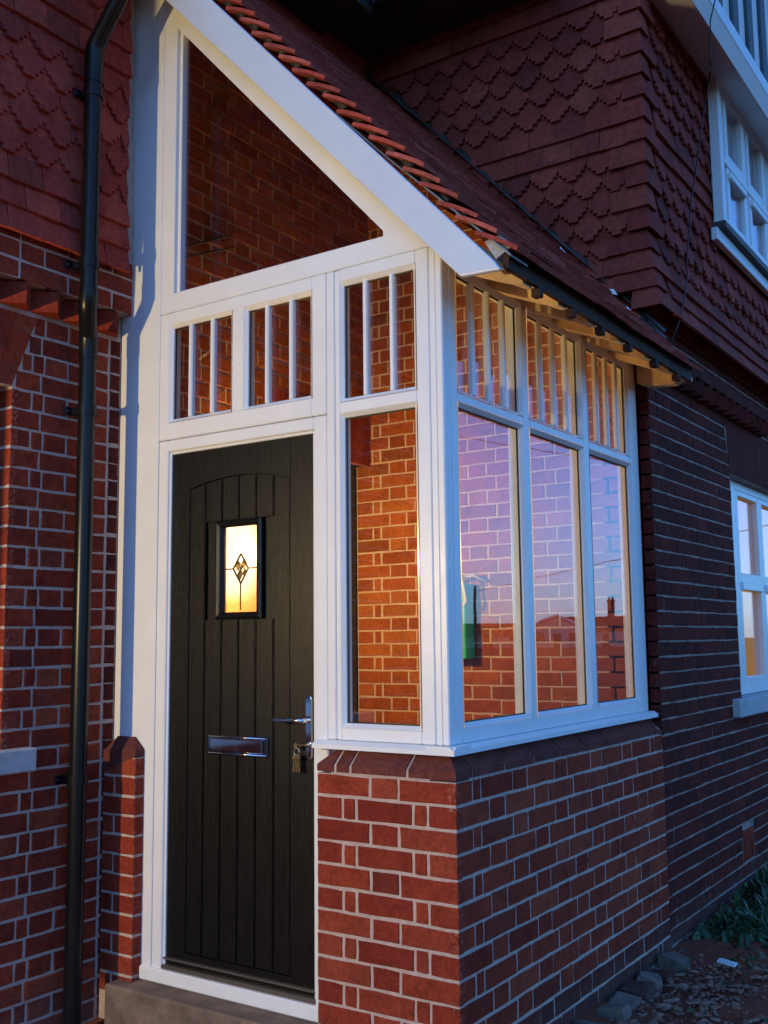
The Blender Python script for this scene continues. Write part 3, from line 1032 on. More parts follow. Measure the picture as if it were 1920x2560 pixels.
# chamfered plinth cap bricks
def cap_profile():   # (depth, z)
    return [(0.0, 0.005), (0.0, 0.030), (0.052, 0.077), (0.10, 0.077), (0.10, 0.005)]
def cap_piece(parent, wall, u0, u1):
    q = MB()
    j = lambda: R.uniform(-.0015, .0015)
    jj, zz = j(), j()
    n = 5
    v = [(u0 + j(), d + jj, z + zz) for d, z in cap_profile()] + [(u1 + j(), d + jj, z + zz) for d, z in cap_profile()]
    f = [tuple(range(n)), tuple(range(2 * n - 1, n - 1, -1))] + [(i, i + n, (i + 1) % n + n, (i + 1) % n) for i in range(n)]
    q.add(v, f).xform(wall.m)
    return build('cap_brick', q, M['brick_cap'], parent)
M['brick_cap'] = brick_material('plinth_cap_brick', [(0, (0.16, 0.045, 0.034)), (0.5, (0.20, 0.055, 0.042)), (1, (0.135, 0.042, 0.036))], smear=(0.5, 0.42, 0.38), smear_amt=0.5)
for a, b_ in ((-0.47, -0.418), (-0.407, -0.190)):
    cap_piece(plinth, PL_F, a, b_)
def corner_cap(x0, y1, name='cap_brick'):
    # L corner with both chamfers; outer corner at (0,0)
    v = []
    def ring(zz, o):
        return [(x0, o, zz), (-o, o, zz), (-o, y1, zz)]
    lv = ring(.005, 0) + ring(.030, 0) + ring(.077, .052) + [(x0, .10, .077), (-.10, .10, .077), (-.10, y1, .077)] + [(x0, .10, .005), (-.10, .10, .005), (-.10, y1, .005)]
    f = []
    for k in range(4):
        for i in range(2):
            a = k * 3 + i
            f.append((a, a + 1, a + 4, a + 3))
    f += [(0, 3, 6, 9, 12), (2, 14, 11, 8, 5)]
    return MB().add(lv, f)
build('cap_brick', corner_cap(-0.178, 0.105), M['brick_cap'], plinth)
# left end piece next to the door, chamfered on its end as well
le = MB()
le.add([(-.552, 0, .005), (-.482, 0, .005), (-.552, 0, .028), (-.482, 0, .030), (-.500, .052, .077), (-.482, .052, .077), (-.552, .048, .028), (-.552, .048, .005), (-.482, .1, .077), (-.500, .1, .077), (-.552, .1, .028), (-.552, .1, .005), (-.482, .1, .005)],
       [(0, 1, 3, 2), (2, 3, 5, 4), (0, 2, 6, 7), (2, 4, 9, 10), (4, 5, 8, 9), (0, 7, 11, 12, 1), (2, 10, 11, 0), (1, 12, 8, 5, 3)])
build('cap_brick', le, M['brick_cap'], plinth)
yy = 0.116
while yy < 1.80:
    e = min(yy + S_, 1.80)
    cap_piece(plinth, PL_S, yy, e); yy = e + 0.010
ce_ = MB().add([(0, 1.81, .005), (0, 1.899, .005), (0, 1.81, .030), (0, 1.899, .012), (-.052, 1.81, .077), (-.052, 1.86, .077), (-.1, 1.81, .077), (-.1, 1.899, .077)], [(0, 1, 3, 2), (2, 3, 5, 4), (4, 5, 7, 6), (3, 7, 5), (0, 2, 4, 6)])
build('cap_brick', ce_, M['brick_cap'], plinth)
# footing course under the plinth
# ---- left pier stub
pr = MB(); pr.box((-1.638, 0.0035, -1.05), (-1.4585, 0.048, -0.001))
pier = build('pier_stub', pr, M['mortar'], porch)
PIER_S = Wall(-1.455, 0, HALF)
for r in range(12):
    z = -0.075 * (r + 1)
    if r % 2: segs = [(-1.638, 0.06), (-1.568, 0.113)]
    else: segs = [(-1.638, 0.183)]
    for u, L in segs:
        place_brick(pier, PL_F, u, z + 0.005, L, 0.065, 'brick')
    q = MB().box((-1.459, 0.0032, z + 0.005), (-1.4548, 0.048, z + 0.070), .002); build('brick', q, M['brick'], pier)
pcap = MB()
zb, zm, zt = 0.005, 0.030, 0.075
pcap.add([(-1.64, 0, zb - .07), (-1.455, 0, zb), (-1.455, .048, zb), (-1.64, .048, zb - .07),
          (-1.64, 0, zm - .01), (-1.455, 0, zm), (-1.455, .048, zm), (-1.64, .048, zm - .01),
          (-1.60, .040, zt), (-1.505, .040, zt), (-1.505, .048, zt), (-1.60, .048, zt)],
         [(3, 2, 1, 0), (0, 1, 5, 4), (1, 2, 6, 5), (2, 3, 7, 6), (3, 0, 4, 7), (4, 5, 9, 8), (5, 6, 10, 9), (6, 7, 11, 10), (7, 4, 8, 11), (8, 9, 10, 11)])
build('cap_brick', pcap, M['brick_cap'], pier)

# ---- frames
def bead(mb, wall, u0, u1, z0, z1, w_=0.016, d0=0.0, d1=0.016):
    """sloping glazing bead round an opening (outer rectangle u0..z1 at the face, sloping in)"""
    o = [(u0, z0), (u1, z0), (u1, z1), (u0, z1)]
    i = [(u0 + w_, z0 + w_), (u1 - w_, z0 + w_), (u1 - w_, z1 - w_), (u0 + w_, z1 - w_)]
    v = [(u, d0, z) for u, z in o] + [(u, d1, z) for u, z in i] + [(u, 0.026, z) for u, z in i]
    f = []
    for k in range(4):
        a, b_ = k, (k + 1) % 4
        f += [(a, b_, b_ + 4, a + 4), (a + 4, b_ + 4, b_ + 8, a + 8)]
    t = MB().add(v, f).xform(wall.m)
    mb.add(t.v, t.f)
def gasket(mb, wall, u0, u1, z0, z1, w_=0.004):
    for a, b_, c, d in ((u0, u0 + w_, z0, z1), (u1 - w_, u1, z0, z1), (u0 + w_, u1 - w_, z0, z0 + w_), (u0 + w_, u1 - w_, z1 - w_, z1)):
        wall.bar(mb, a, b_, c, d, 0.0195, 0.025, 0)
def unit(name, wall, members, openings, parent=porch, depth=0.068, label=None, bead_w=0.014):
    """members: (u0,u1,z0,z1[,d0]) bars; openings: (u0,u1,z0,z1,[bar u centres]) with panes"""
    fm, gk = MB(), MB()
    for mbr in members:
        d0 = mbr[4] if len(mbr) > 4 else 0.0
        wall.bar(fm, mbr[0], mbr[1], mbr[2], mbr[3], d0, depth, 0.0035)
    for op in openings:
        bead(fm, wall, op[0] - bead_w, op[1] + bead_w, op[2] - bead_w, op[3] + bead_w, bead_w, -0.0015, 0.012)
        gasket(gk, wall, *op[:4])
    o = build(name, fm, M['white'], parent, label=label)
    build('gasket', gk, M['gasket'], o)
    for op in openings:
        p = MB(); wall.bar(p, op[0] + .001, op[1] - .001, op[2] + .001, op[3] - .001, 0.026, 0.030, 0)
        build('pane', p, M['glass'], o)
        for c in (op[4] if len(op) > 4 else []):
            q = MB()
            wall.prism(q, [(c - .0100, 0.010), (c - .006, 0.004), (c + .006, 0.004), (c + .0100, 0.010), (c + .0100, 0.0255), (c - .0100, 0.0255)], 2, op[2] + .0005, op[3] - .0005)
            build('glazing_bar', q, M['white'], o)
    return o
# left post, gable end of the porch
po = MB(); FRONT.bar(po, -1.638, -1.4065, -0.838, 3.45, 0.0, 0.06, .003)
build('corner_post', po, M['white_wood'], porch)
# door frame
df = MB()
for mbr in ((-1.405, -1.352, -0.838, 1.2615, 0.003), (-0.605, -0.5445, -0.838, 1.2615, 0.003), (-1.352, -0.605, 1.214, 1.2615, 0.003)):
    FRONT.bar(df, *mbr[:4], mbr[4], 0.075, .004)
FRONT.bar(df, -1.459, -0.553, -0.84, -0.787, -0.012, 0.075, .006)
# inner stop with small step
for a, b_, c, d in ((-1.352, -1.341, -0.787, 1.214), (-0.616, -0.605, -0.787, 1.214), (-1.341, -0.616, 1.203, 1.214)):
    FRONT.bar(df, a, b_, c, d, 0.012, 0.075, .003)
dfo = build('door_frame', df, M['white'], porch)
# toplight over the door: 2 x 3 panes
tl_open = [(-1.335, -1.020, 1.347, 1.728, [-1.2365, -1.1175]), (-0.930, -0.624, 1.345, 1.726, [-0.833, -0.7145])]
unit('toplight', FRONT, [(-1.405, -1.349, 1.2635, 1.793), (-0.610, -0.5445, 1.2635, 1.793), (-1.006, -0.944, 1.333, 1.740), (-1.349, -0.610, 1.2635, 1.333), (-1.349, -0.610, 1.740, 1.793)], tl_open)
# front window right of the door
unit('front_window', FRONT, [(-0.5425, -0.507, 0.107, 1.793), (-0.507, -0.483, 0.107, 1.793, .004), (-0.155, -0.1025, 0.107, 1.793), (-0.483, -0.155, 0.107, 0.150), (-0.483, -0.155, 1.255, 1.298), (-0.483, -0.155, 1.745, 1.793)],
     [(-0.469, -0.169, 0.164, 1.241), (-0.469, -0.169, 1.312, 1.731, [-0.374, -0.260])])
# corner post of frame
cp = MB()
FRONT.bar(cp, -0.101, -0.0775, 0.107, 1.86, 0.002, 0.06, .002)
cp.box((-0.0765, 0.050, 0.107), (-0.050, 0.0765, 1.86), .004)
SIDE.bar(cp, 0.0775, 0.100, 0.107, 1.80, 0.002, 0.06, .002)
build('corner_post', cp, M['white'], porch)
# side window: three lights with four-pane toplights
side_mem = [(0.101, 0.146, 0.107, 1.793), (0.645, 0.697, 0.150, 1.74), (1.214, 1.272, 0.150, 1.74), (1.764, 1.865, 0.107, 1.793),
            (0.146, 1.764, 0.107, 0.158), (0.146, 1.764, 1.733, 1.793)]
side_open = []
for a, b_ in ((0.146, 0.645), (0.697, 1.214), (1.272, 1.764)):
    side_mem.append((a, b_, 1.258, 1.292))
    side_open.append((a + .014, b_ - .014, 0.172, 1.244))
    a2, b2 = a + .014, b_ - .014
    side_open.append((a2, b2, 1.306, 1.719, [a2 + (b2 - a2) * k / 4 for k in (1, 2, 3)]))
unit('side_window', SIDE, side_mem, side_open)
# sills
sl_ = MB()
sl_.prism([(0.012, 0.079), (0.012, 0.094), (0.030, 0.106), (0.118, 0.106), (0.118, 0.079)], 0, -0.583, -0.0125)
sl_.prism([(-0.012, 0.0791), (-0.012, 0.0941), (-0.030, 0.1061), (-0.118, 0.1061), (-0.118, 0.0791)], 1, 0.0122, 1.885)
build('window_sill', sl_, M['white'], porch)
# gable window
def zt(x): return 1.5785 - 1.10 * x        # glass hypotenuse
gf, gg = MB(), MB()
FRONT.bar(gf, -1.405, -1.330, 1.795, 3.30, 0.0, .068, .003)
FRONT.bar(gf, -1.330, -0.1015, 1.795, 1.876, 0.001, .068, .003)
FRONT.prism(gf, [(-1.330, zt(-1.330)), (-0.288, zt(-0.288)), (-0.288, 1.876), (-0.02, 1.80), (-0.05, 1.86), (-1.330, zt(-1.330) + 0.27)], 1, 0.002, 0.068)
gwo = build('gable_window', gf, M['white'], porch)
for poly in ([(-1.330, 1.8765), (-1.326, 1.8765), (-1.326, zt(-1.326)), (-1.330, zt(-1.330))], [(-1.326, 1.8765), (-0.288, 1.8765), (-0.288, 1.8805), (-1.326, 1.8805)]):
    FRONT.prism(gg, poly, 1, .024, .036)
build('gasket', gg, M['gasket'], gwo)
gsp = MB(); FRONT.bar(gsp, -1.330, -1.313, 1.8766, 3.03, .018, .05, .002)
build('glazing_bead', gsp, M['white'], gwo)
gp = MB(); FRONT.prism(gp, [(-1.329, 1.877), (-0.289, 1.877), (-0.289, zt(-0.289) - .001), (-1.329, zt(-1.329) - .001)], 1, .038, .042)
build('pane', gp, M['glass'], gwo)
# ---- bargeboard, roof, fascia, soffit
bb = MB()
def bbot(x): return 1.706 - 1.075 * x
def btop(x): return 1.871 - 1.095 * x
prof = [(0.081, bbot(0.081)), (0.228, 1.612), (0.206, btop(0.206)), (-1.62, btop(-1.62)), (-1.62, bbot(-1.62))]
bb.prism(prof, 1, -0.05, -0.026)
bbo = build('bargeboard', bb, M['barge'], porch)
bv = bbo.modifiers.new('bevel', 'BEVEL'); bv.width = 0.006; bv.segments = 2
bs = MB()
bs.prism([(-1.62, bbot(-1.62) + .04), (0.05, bbot(0.05) + .04), (0.05, bbot(.05) + .055), (-1.62, bbot(-1.62) + .055)], 1, -0.026, 0.051)
build('verge_soffit', bs, M['white_wood'], porch)
def zr(x): return 1.990 - 1.093 * x          # tile surface
rf = MB()
rf.prism([(-1.64, zr(-1.64) - .085), (0.232, zr(0.232) - .062), (0.232, zr(.232) - .074), (-1.64, zr(-1.64) - .105)], 1, -0.02, 1.86)
roof = build('roof', rf, M['felt'], porch)
PITCH = math.atan(1.093)
TILT = math.radians(15.5)
def roof_tile_mesh(rnd):
    w2, L, th = 0.0815, 0.172, 0.0135
    n = 4
    v = []
    for t_ in (0, 1):
        for k in range(n + 1):
            s_ = k / n
            bow = 0.006 * (4 * s_ * (1 - s_)) * 0.8
            for yv in (-w2, w2):
                v.append((L * s_ + rnd.uniform(-.001, .001), yv + rnd.uniform(-.0012, .0012), bow - (th if t_ == 0 else 0) + rnd.uniform(-.0006, .0006)))
    f = []
    o2 = 2 * (n + 1)
    for k in range(n):
        a = 2 * k
        f += [(a, a + 1, a + 3, a + 2), (o2 + a, o2 + a + 2, o2 + a + 3, o2 + a + 1), (a, a + 2, o2 + a + 2, o2 + a), (a + 1, o2 + a + 1, o2 + a + 3, a + 3)]
    f += [(0, o2, o2 + 1, 1), (2 * n, 2 * n + 1, o2 + 2 * n + 1, o2 + 2 * n)]
    return MB().add(v, f).mesh('roof_tile', M['tile_roof'])
rt = [roof_tile_mesh(R) for _ in range(7)]
GA = 0.101
course_n = 27
rest = MB()
for k in range(course_n):
    xt = 0.290 - k * GA * math.cos(PITCH)
    zt_ = zr(xt) - (0.004 if k else 0.0)
    y = -0.05 + (0.0825 if k % 2 == 0 else 0.0825 * 1.0)
    cols = []
    yk = -0.052
    first = 0.163 if k % 2 == 0 else 0.245
    while yk < 1.80:
        wdt = first if yk < -0.05 else 0.163
        wdt = min(wdt, 1.845 - yk)
        cols.append((yk + wdt / 2, wdt)); yk += wdt + 0.003
    for (yc, wdt) in cols:
        o = bpy.data.objects.new('roof_tile', R.choice(rt))
        col.objects.link(o); child(o, roof)
        tl = TILT + R.uniform(-.03, .03)
        if yc < 0.1: tl += 0.045
        # local +x runs up the slope from the tail
        ang = PITCH - tl
        o.matrix_basis = Matrix.Translation((xt + R.uniform(-.004, .004), yc + (R.uniform(-.006, .004) if yc < .1 else 0), zt_ + R.uniform(-.003, .004))) @ Matrix.Rotation(math.pi, 4, 'Z') @ Matrix.Rotation(-ang, 4, 'Y') @ Matrix.Rotation(R.uniform(-.012, .012), 4, 'Z') @ Matrix.Diagonal((1, wdt / 0.163, 1, 1))
# undercloak strip and mortar bedding at verge
uc = MB()
uc.prism([(-0.42, zr(-.42) - .112), (-0.2, zr(-.2) - .100), (0.262, zr(0.262) - .046), (0.262, zr(0.262) - .054), (-0.2, zr(-.2) - .108), (-0.42, zr(-.42) - .120)], 1, -0.044, 0.08)
build('undercloak', uc, M['alu'], roof)
bedm = MB()
rg = random.Random(4)
for k in range(26):
    x = 0.17 - k * 0.07
    s_ = rg.uniform(.010, .020)
    bedm.tube([(x, -0.022 + rg.uniform(-.008, .004), zr(x) - .062), (x - .03, -0.018, zr(x - .03) - .060)], [s_, s_ * .8], 7)
build('verge_bedding', bedm, M['timber'], roof, smooth=True, kind='stuff')
bed2 = MB().add([(0.205, -0.034, 1.655), (0.262, -0.03, 1.688), (0.215, -0.03, 1.735), (0.165, -0.034, 1.722), (0.205, 0.03, 1.655), (0.262, 0.03, 1.688), (0.215, 0.03, 1.735), (0.165, 0.03, 1.722)], [(0, 1, 2, 3), (7, 6, 5, 4), (0, 4, 5, 1), (1, 5, 6, 2), (2, 6, 7, 3), (3, 7, 4, 0)])
build('bedding_lump', bed2, M['mortarblob'], roof)
fa = MB(); fa.prism([(0.224, 1.622), (0.242, 1.622), (0.250, 1.682), (0.224, 1.690)], 1, -0.022, 1.80)
fao = build('fascia', fa, M['fascia'], porch)
so_ = MB(); so_.prism([(-0.0485, 1.772), (-0.0485, 1.845), (-0.02, 1.845), (0.222, 1.660), (0.222, 1.640)], 1, 0.051, 1.885)
build('soffit', so_, M['soffit'], porch)
for y in (0.215, 0.49, 0.755, 1.04, 1.345, 1.63):
    q = MB().box((0.212, y - .016, 1.590), (0.2445, y + .016, 1.6215), .003); build('clip', q, M['fascia'], fao)
    q = MB().prism([(-0.0484, 1.775), (-0.0484, 1.738), (-0.02, 1.716), (0.03, 1.694), (0.10, 1.664), (0.16, 1.640), (0.20, 1.618), (0.2215, 1.614), (0.2215, 1.645)], 1, y - .095, y - .028)
    build('rafter_foot', q, M['soffit'], porch)
en = MB(); en.prism([(-0.03, 1.66), (0.02, 1.635), (0.15, 1.632), (0.20, 1.66), (0.03, 1.755), (-0.03, 1.775)], 1, 1.835, 1.898)
build('rafter_end', en, M['soffit'], porch)
# lead flashing where the roof meets the house
fl = MB()
rg = random.Random(8)
n = 30
v = []
for k in range(n + 1):
    x = -1.6 + k * (1.72 / n)
    v += [(x, 1.815 + rg.uniform(-.01, .01), zr(x) + .022 + rg.uniform(-.006, .01)), (x, 1.838 + rg.uniform(-.004, .004), zr(x) + .03), (x, 1.852, zr(x) + .055 + rg.uniform(-.02, .02))]
f = []
for k in range(n):
    a = 3 * k
    f += [(a, a + 3, a + 4, a + 1), (a + 1, a + 4, a + 5, a + 2)]
fl.add(v, f)
# corner apron dressed round
fl.add([(0.02, 1.80, 1.955), (0.10, 1.80, 1.872), (0.12, 1.86, 1.86), (0.06, 1.9, 1.93), (-0.05, 1.84, 2.10), (-0.25, 1.835, 2.33), (-0.12, 1.832, 2.20)], [(0, 1, 2, 3), (0, 3, 4), (4, 3, 6, 5)])
flo = build('lead_flashing', fl, M['lead'], roof, smooth=True)
sm_ = flo.modifiers.new('solid', 'SOLIDIFY'); sm_.thickness = 0.003
# ---- porch floor and inner lining of the roof
flr = MB().box((-1.64, 0.125, -0.90), (-0.14, 1.9, -0.80)); build('floor', flr, M['wood_floor'], porch)

# ---- the door
door = MB()
DW = Wall(0, 0.068, 0)
# stiles and rails
DW.bar(door, -1.339, -1.243, -0.782, 1.201, 0.0, 0.044, .002)
DW.bar(door, -0.727, -0.618, -0.782, 1.201, 0.0, 0.044, .002)
DW.bar(door, -1.243, -0.727, -0.782, -0.72, 0.0, 0.044, .002)
def arch(x):
    t_ = (x + 0.985) / 0.258
    return 1.052 + 0.035 * (1 - t_ * t_)
xs = [-1.243 + k * 0.516 / 20 for k in range(21)]
poly = [(x, arch(x)) for x in xs] + [(-0.727, 1.201), (-1.243, 1.201)]
t = MB().prism(poly, 1, 0.0, 0.044).xform(DW.m); door.add(t.v, t.f)
DW.bar(door, -1.24, -1.080, -0.73, 1.10, 0.020, 0.040, 0); DW.bar(door, -0.882, -0.73, -0.73, 1.10, 0.020, 0.040, 0)
DW.bar(door, -1.080, -0.882, -0.73, 0.551, 0.020, 0.040, 0); DW.bar(door, -1.080, -0.882, 0.896, 1.10, 0.020, 0.040, 0)
leaf = build('door', door, M['door'], porch, label='black woodgrain plank door with small bright leaded pane')
edges = [-1.243, -1.157, -1.069, -0.982, -0.895, -0.808, -0.727]
for a, b_ in zip(edges, edges[1:]):
    g_ = 0.0026
    def plank(z0, z1, top_arch):
        q = MB()
        xa, xb = a + g_, b_ - g_
        if top_arch:
            pl = [(xa, z0), (xb, z0), (xb, arch(xb) - .004), ((xa + xb) / 2, arch((xa + xb) / 2) - .004), (xa, arch(xa) - .004)]
        else:
            pl = [(xa, z0), (xb, z0), (xb, z1), (xa, z1)]
        c_ = 0.003
        q.prism(pl, 1, 0.0045, 0.019)
        # front bevels: shrink the front face
        nn = len(pl)
        cxm = (xa + xb) / 2
        q.v = [((cxm + (x - cxm) * (1 - 2 * c_ / (xb - xa)), 0.0015, z) if False else (x, y, z)) for (x, y, z) in q.v]
        q.prism([(xa + c_, pl[0][1] + c_), (xb - c_, pl[1][1] + c_)] + [(x + (c_ if x < cxm else -c_ if x > cxm else 0), z - c_) for x, z in pl[2:]], 1, 0.0015, 0.0046)
        q.xform(DW.m)
        build('plank', q, M['door'], leaf)
    if b_ > -1.10 and a < -0.864:
        plank(0.915, None, True); plank(-0.716, 0.532, False)
    else:
        plank(-0.716, None, True)
# glazing cassette
cs = MB()
def ring(mb, o, i, d0o, d0i, d1):
    ov = [(o[0], o[2]), (o[1], o[2]), (o[1], o[3]), (o[0], o[3])]
    iv = [(i[0], i[2]), (i[1], i[2]), (i[1], i[3]), (i[0], i[3])]
    v = [(u, d0o, z) for u, z in ov] + [(u, d0i, z) for u, z in iv] + [(u, d1, z) for u, z in iv] + [(u, d1, z) for u, z in ov]
    f = []
    for k in range(4):
        a, b2 = k, (k + 1) % 4
        f += [(a, b2, b2 + 4, a + 4), (a + 4, b2 + 4, b2 + 8, a + 8), (a + 12, b2 + 12, b2, a)]
    t = MB().add(v, f).xform(DW.m); mb.add(t.v, t.f)
ring(cs, (-1.099, -0.864, 0.532, 0.915), (-1.088, -0.875, 0.543, 0.904), -0.002, -0.009, 0.02)
ring(cs, (-1.088, -0.875, 0.543, 0.904), (-1.076, -0.887, 0.555, 0.892), -0.009, -0.004, 0.02)
ring(cs, (-1.076, -0.887, 0.555, 0.892), (-1.070, -0.890, 0.560, 0.887), -0.0039, 0.002, 0.012)
cas = build('glazing_cassette', cs, M['door'], leaf)
gl = MB(); DW.bar(gl, -1.0755, -0.8875, 0.556, 0.891, 0.010, 0.014, 0)
build('pane', gl, M['frosted'], leaf, label='bright obscured pane with a leaded diamond motif')
ld = MB()
DW.bar(ld, -1.064, -1.014, 0.7225, 0.7275, 0.006, 0.0098, 0); DW.bar(ld, -0.938, -0.897, 0.7225, 0.7275, 0.006, 0.0098, 0)
DW.bar(ld, -0.979, -0.975, 0.567, 0.668, 0.006, 0.0098, 0)
dx, dz, hw, hh = -0.976, 0.725, 0.038, 0.057
cor = [(dx, dz + hh), (dx + hw, dz), (dx, dz - hh), (dx - hw, dz)]
for k in range(4):
    (x0, z0), (x1, z1) = cor[k], cor[(k + 1) % 4]
    ln = math.hypot(x1 - x0, z1 - z0); nx, nz = -(z1 - z0) / ln * .003, (x1 - x0) / ln * .003
    t = MB().prism([(x0 + nx, z0 + nz), (x1 + nx, z1 + nz), (x1 - nx, z1 - nz), (x0 - nx, z0 - nz)], 1, .006, .0098).xform(DW.m); ld.add(t.v, t.f)
build('lead_came', ld, M['lead'], leaf)
bvl = MB()      # bevelled brown glass lozenges inside the diamond
for (cx, cz, sw_, sh_) in ((dx - .016, dz + .012, .015, .024), (dx + .014, dz + .018, .016, .024), (dx - .006, dz - .022, .016, .026), (dx + .017, dz - .016, .012, .020), (dx, dz + .002, .010, .014)):
    t = MB().add([(cx, .0105, cz + sh_), (cx + sw_, .0105, cz + .004), (cx, .0105, cz - sh_), (cx - sw_, .0105, cz - .004), (cx + .002, .004, cz)], [(0, 4, 1), (1, 4, 2), (2, 4, 3), (3, 4, 0)]).xform(DW.m); bvl.add(t.v, t.f)
build('bevelled_diamond', bvl, tinted_glass(), leaf)
# letterbox
lb = MB()
DW.bar(lb, -1.126, -0.828, 0.026, 0.100, -0.008, 0.003, .004)
lbo = build('letterbox', lb, M['chrome_dark'], leaf)
lf = MB()
t = MB().box((-1.106, -0.0165, 0.040), (-0.848, -0.0085, 0.088), .0035); lf.add(t.v, t.f)
lf.xform(DW.m @ Matrix.Translation((0, 0, 0)))
lfo = build('letter_flap', lf, M['chrome'], lbo)
tr_ = MB()
for z in (0.033, 0.094):
    tr_.tube([DW.pt(-1.118, -0.010, z), DW.pt(-0.836, -0.010, z)], 0.0035, 8)
build('letterbox_trim', tr_, M['chrome'], lbo, smooth=True)
# handle
hp = MB()
pl = []
for k in range(9):
    a = math.pi * k / 8
    pl.append((-0.636 + 0.0145 * math.cos(a), 0.242 + 0.0145 * math.sin(a)))
for k in range(9):
    a = math.pi + math.pi * k / 8
    pl.append((-0.636 + 0.0145 * math.cos(a), 0.044 + 0.0145 * math.sin(a)))
t = MB().prism(pl, 1, -0.010, 0.0).xform(DW.m); hp.add(t.v, t.f)
hpo = build('handle_plate', hp, M['chrome'], leaf)
b2 = hpo.modifiers.new('bevel', 'BEVEL'); b2.width = 0.003; b2.segments = 2
lv = MB()
lv.tube([DW.pt(-0.636, -0.008, 0.168), DW.pt(-0.636, -0.034, 0.168), DW.pt(-0.641, -0.045, 0.168), DW.pt(-0.654, -0.050, 0.169), DW.pt(-0.68, -0.051, 0.171), DW.pt(-0.71, -0.050, 0.168), DW.pt(-0.75, -0.049, 0.168), DW.pt(-0.782, -0.046, 0.170)], [.0095, .0095, .0095, .0095, .0085, .0065, .0080, .0040], 12)
build('lever', lv, M['chrome'], hpo, smooth=True)
cyl = MB().tube([DW.pt(-0.636, -0.008, 0.083), DW.pt(-0.636, -0.016, 0.083)], [.0095, .0085], 14)
build('lock_cylinder', cyl, M['steel'], hpo, smooth=True)
# threshold
th = MB()
FRONT.bar(th, -1.350, -0.607, -0.786, -0.770, 0.0, 0.022, .003); FRONT.bar(th, -1.345, -0.612, -0.752, -0.744, 0.004, 0.020, .002)
build('threshold', th, M['alu'], dfo)

# ================================================================== other things
# keys in the lock
keys = thing('key_bunch', 'brass keys on a ring hanging from the black door lock', 'keys', (-0.666, 0.02, 0.0))
kk = MB()
kp = [DW.pt(-0.636, -0.016, 0.083), DW.pt(-0.640, -0.03, 0.083)]
kk.tube(kp, .003, 8)
t = MB().prism([(-0.675 + .009 * math.cos(a * math.pi / 5), 0.079 + .012 * math.sin(a * math.pi / 5)) for a in range(10)], 1, -0.034, -0.031).xform(DW.m); kk.add(t.v, t.f)
kk.tube([DW.pt(-0.640, -0.03, 0.083), DW.pt(-0.672, -0.033, 0.082)], .003, 8)
build('key', kk, M['brass'], keys)
rg_ = MB().tube([DW.pt(-0.670 + .012 * math.cos(a * math.pi / 8), -0.034, 0.060 + .013 * math.sin(a * math.pi / 8)) for a in range(17)], .0011, 6, False)
build('key_ring', rg_, M['steel'], keys, smooth=True)
for (dx_, an) in ((-0.680, 0.07), (-0.668, -0.10), (-0.674, -0.02)):
    q = MB()
    t = MB().prism([(.010 * math.cos(a * math.pi / 4), -0.010 + .011 * math.sin(a * math.pi / 4)) for a in range(8)], 1, -.001, .001); q.add(t.v, t.f)
    t = MB().box((-.0034, -.001, -0.062), (.0034, .001, -0.018)); q.add(t.v, t.f)
    t = MB().box((.0034, -.001, -0.056), (.0060, .001, -0.050)); q.add(t.v, t.f)
    t = MB().box((.0034, -.001, -0.044), (.0055, .001, -0.038)); q.add(t.v, t.f)
    q.xform(DW.m @ Matrix.Translation((dx_, -0.032 - an * .02, 0.050)) @ Matrix.Rotation(an, 4, 'Y'))
    build('key', q, M['brass'], keys)

# downpipe
dp = thing('downpipe', 'black plastic downpipe bracketed to the brick wall left of the porch', 'downpipe', (-1.57, -0.185, GZ))
XL, YP, XU = -1.568, -0.185, -1.490
YU = -0.255
pm = MB().tube([(XL, YP, GZ - .02), (XL, YP, 1.60)], 0.034, 20)
build('lower_pipe', pm, M['black_plastic'], dp, auto=True)
pm = MB().tube([(XL, YP, 1.585), (XL, YP, 1.665), (XL + .012, YP - .01, 1.69), (XU - .012, YU + .008, 1.755), (XU, YU, 1.78), (XU, YU, 1.84)], [.0375, .0375, .036, .036, .0375, .0375], 20)
build('offset_bend', pm, M['black_plastic'], dp, auto=True)
pm = MB().tube([(XU, YU, 1.80), (XU, YU, 2.84)], 0.034, 20)
build('upper_pipe', pm, M['black_plastic'], dp, auto=True)
pm = MB().tube([(XU, YU, 2.70), (XU, YU, 2.835), (XU + .010, YU, 2.865), (XU + .035, YU, 2.895)], [.0375, .0375, .037, .0365], 20)
build('top_elbow', pm, M['black_plastic'], dp, auto=True)
pm = MB().tube([(XU + .01, YU, 2.868), (-1.215, YU, 3.165), (-1.215, YU, 3.32)], 0.034, 20)
build('swan_neck', pm, M['black_plastic'], dp, auto=True)
for (x, y, z) in ((XL, YP, 1.372), (XL, YP, -0.07), (XU, YU, 1.945), (XU, YU, 2.66)):
    q = MB().tube([(x, y, z - .020), (x, y, z + .020)], 0.0395, 20)
    wx = -1.64 if x == XL else (-1.572 if z < 2 else -1.545)
    q.box((wx, y - .052, z - .017), (wx + .008, y + .048, z + .017), .002)
    q.box((wx + .006, y - .022, z - .012), (x, y + .022, z + .012), .002)
    bo = build('pipe_bracket', q, M['black_plastic'], dp, auto=True)
    for s_ in (-.042, .040):
        sc_ = MB().tube([(wx + .008, y + s_, z), (wx + .011, y + s_, z)], .005, 8); build('screw', sc_, M['steel'], bo)
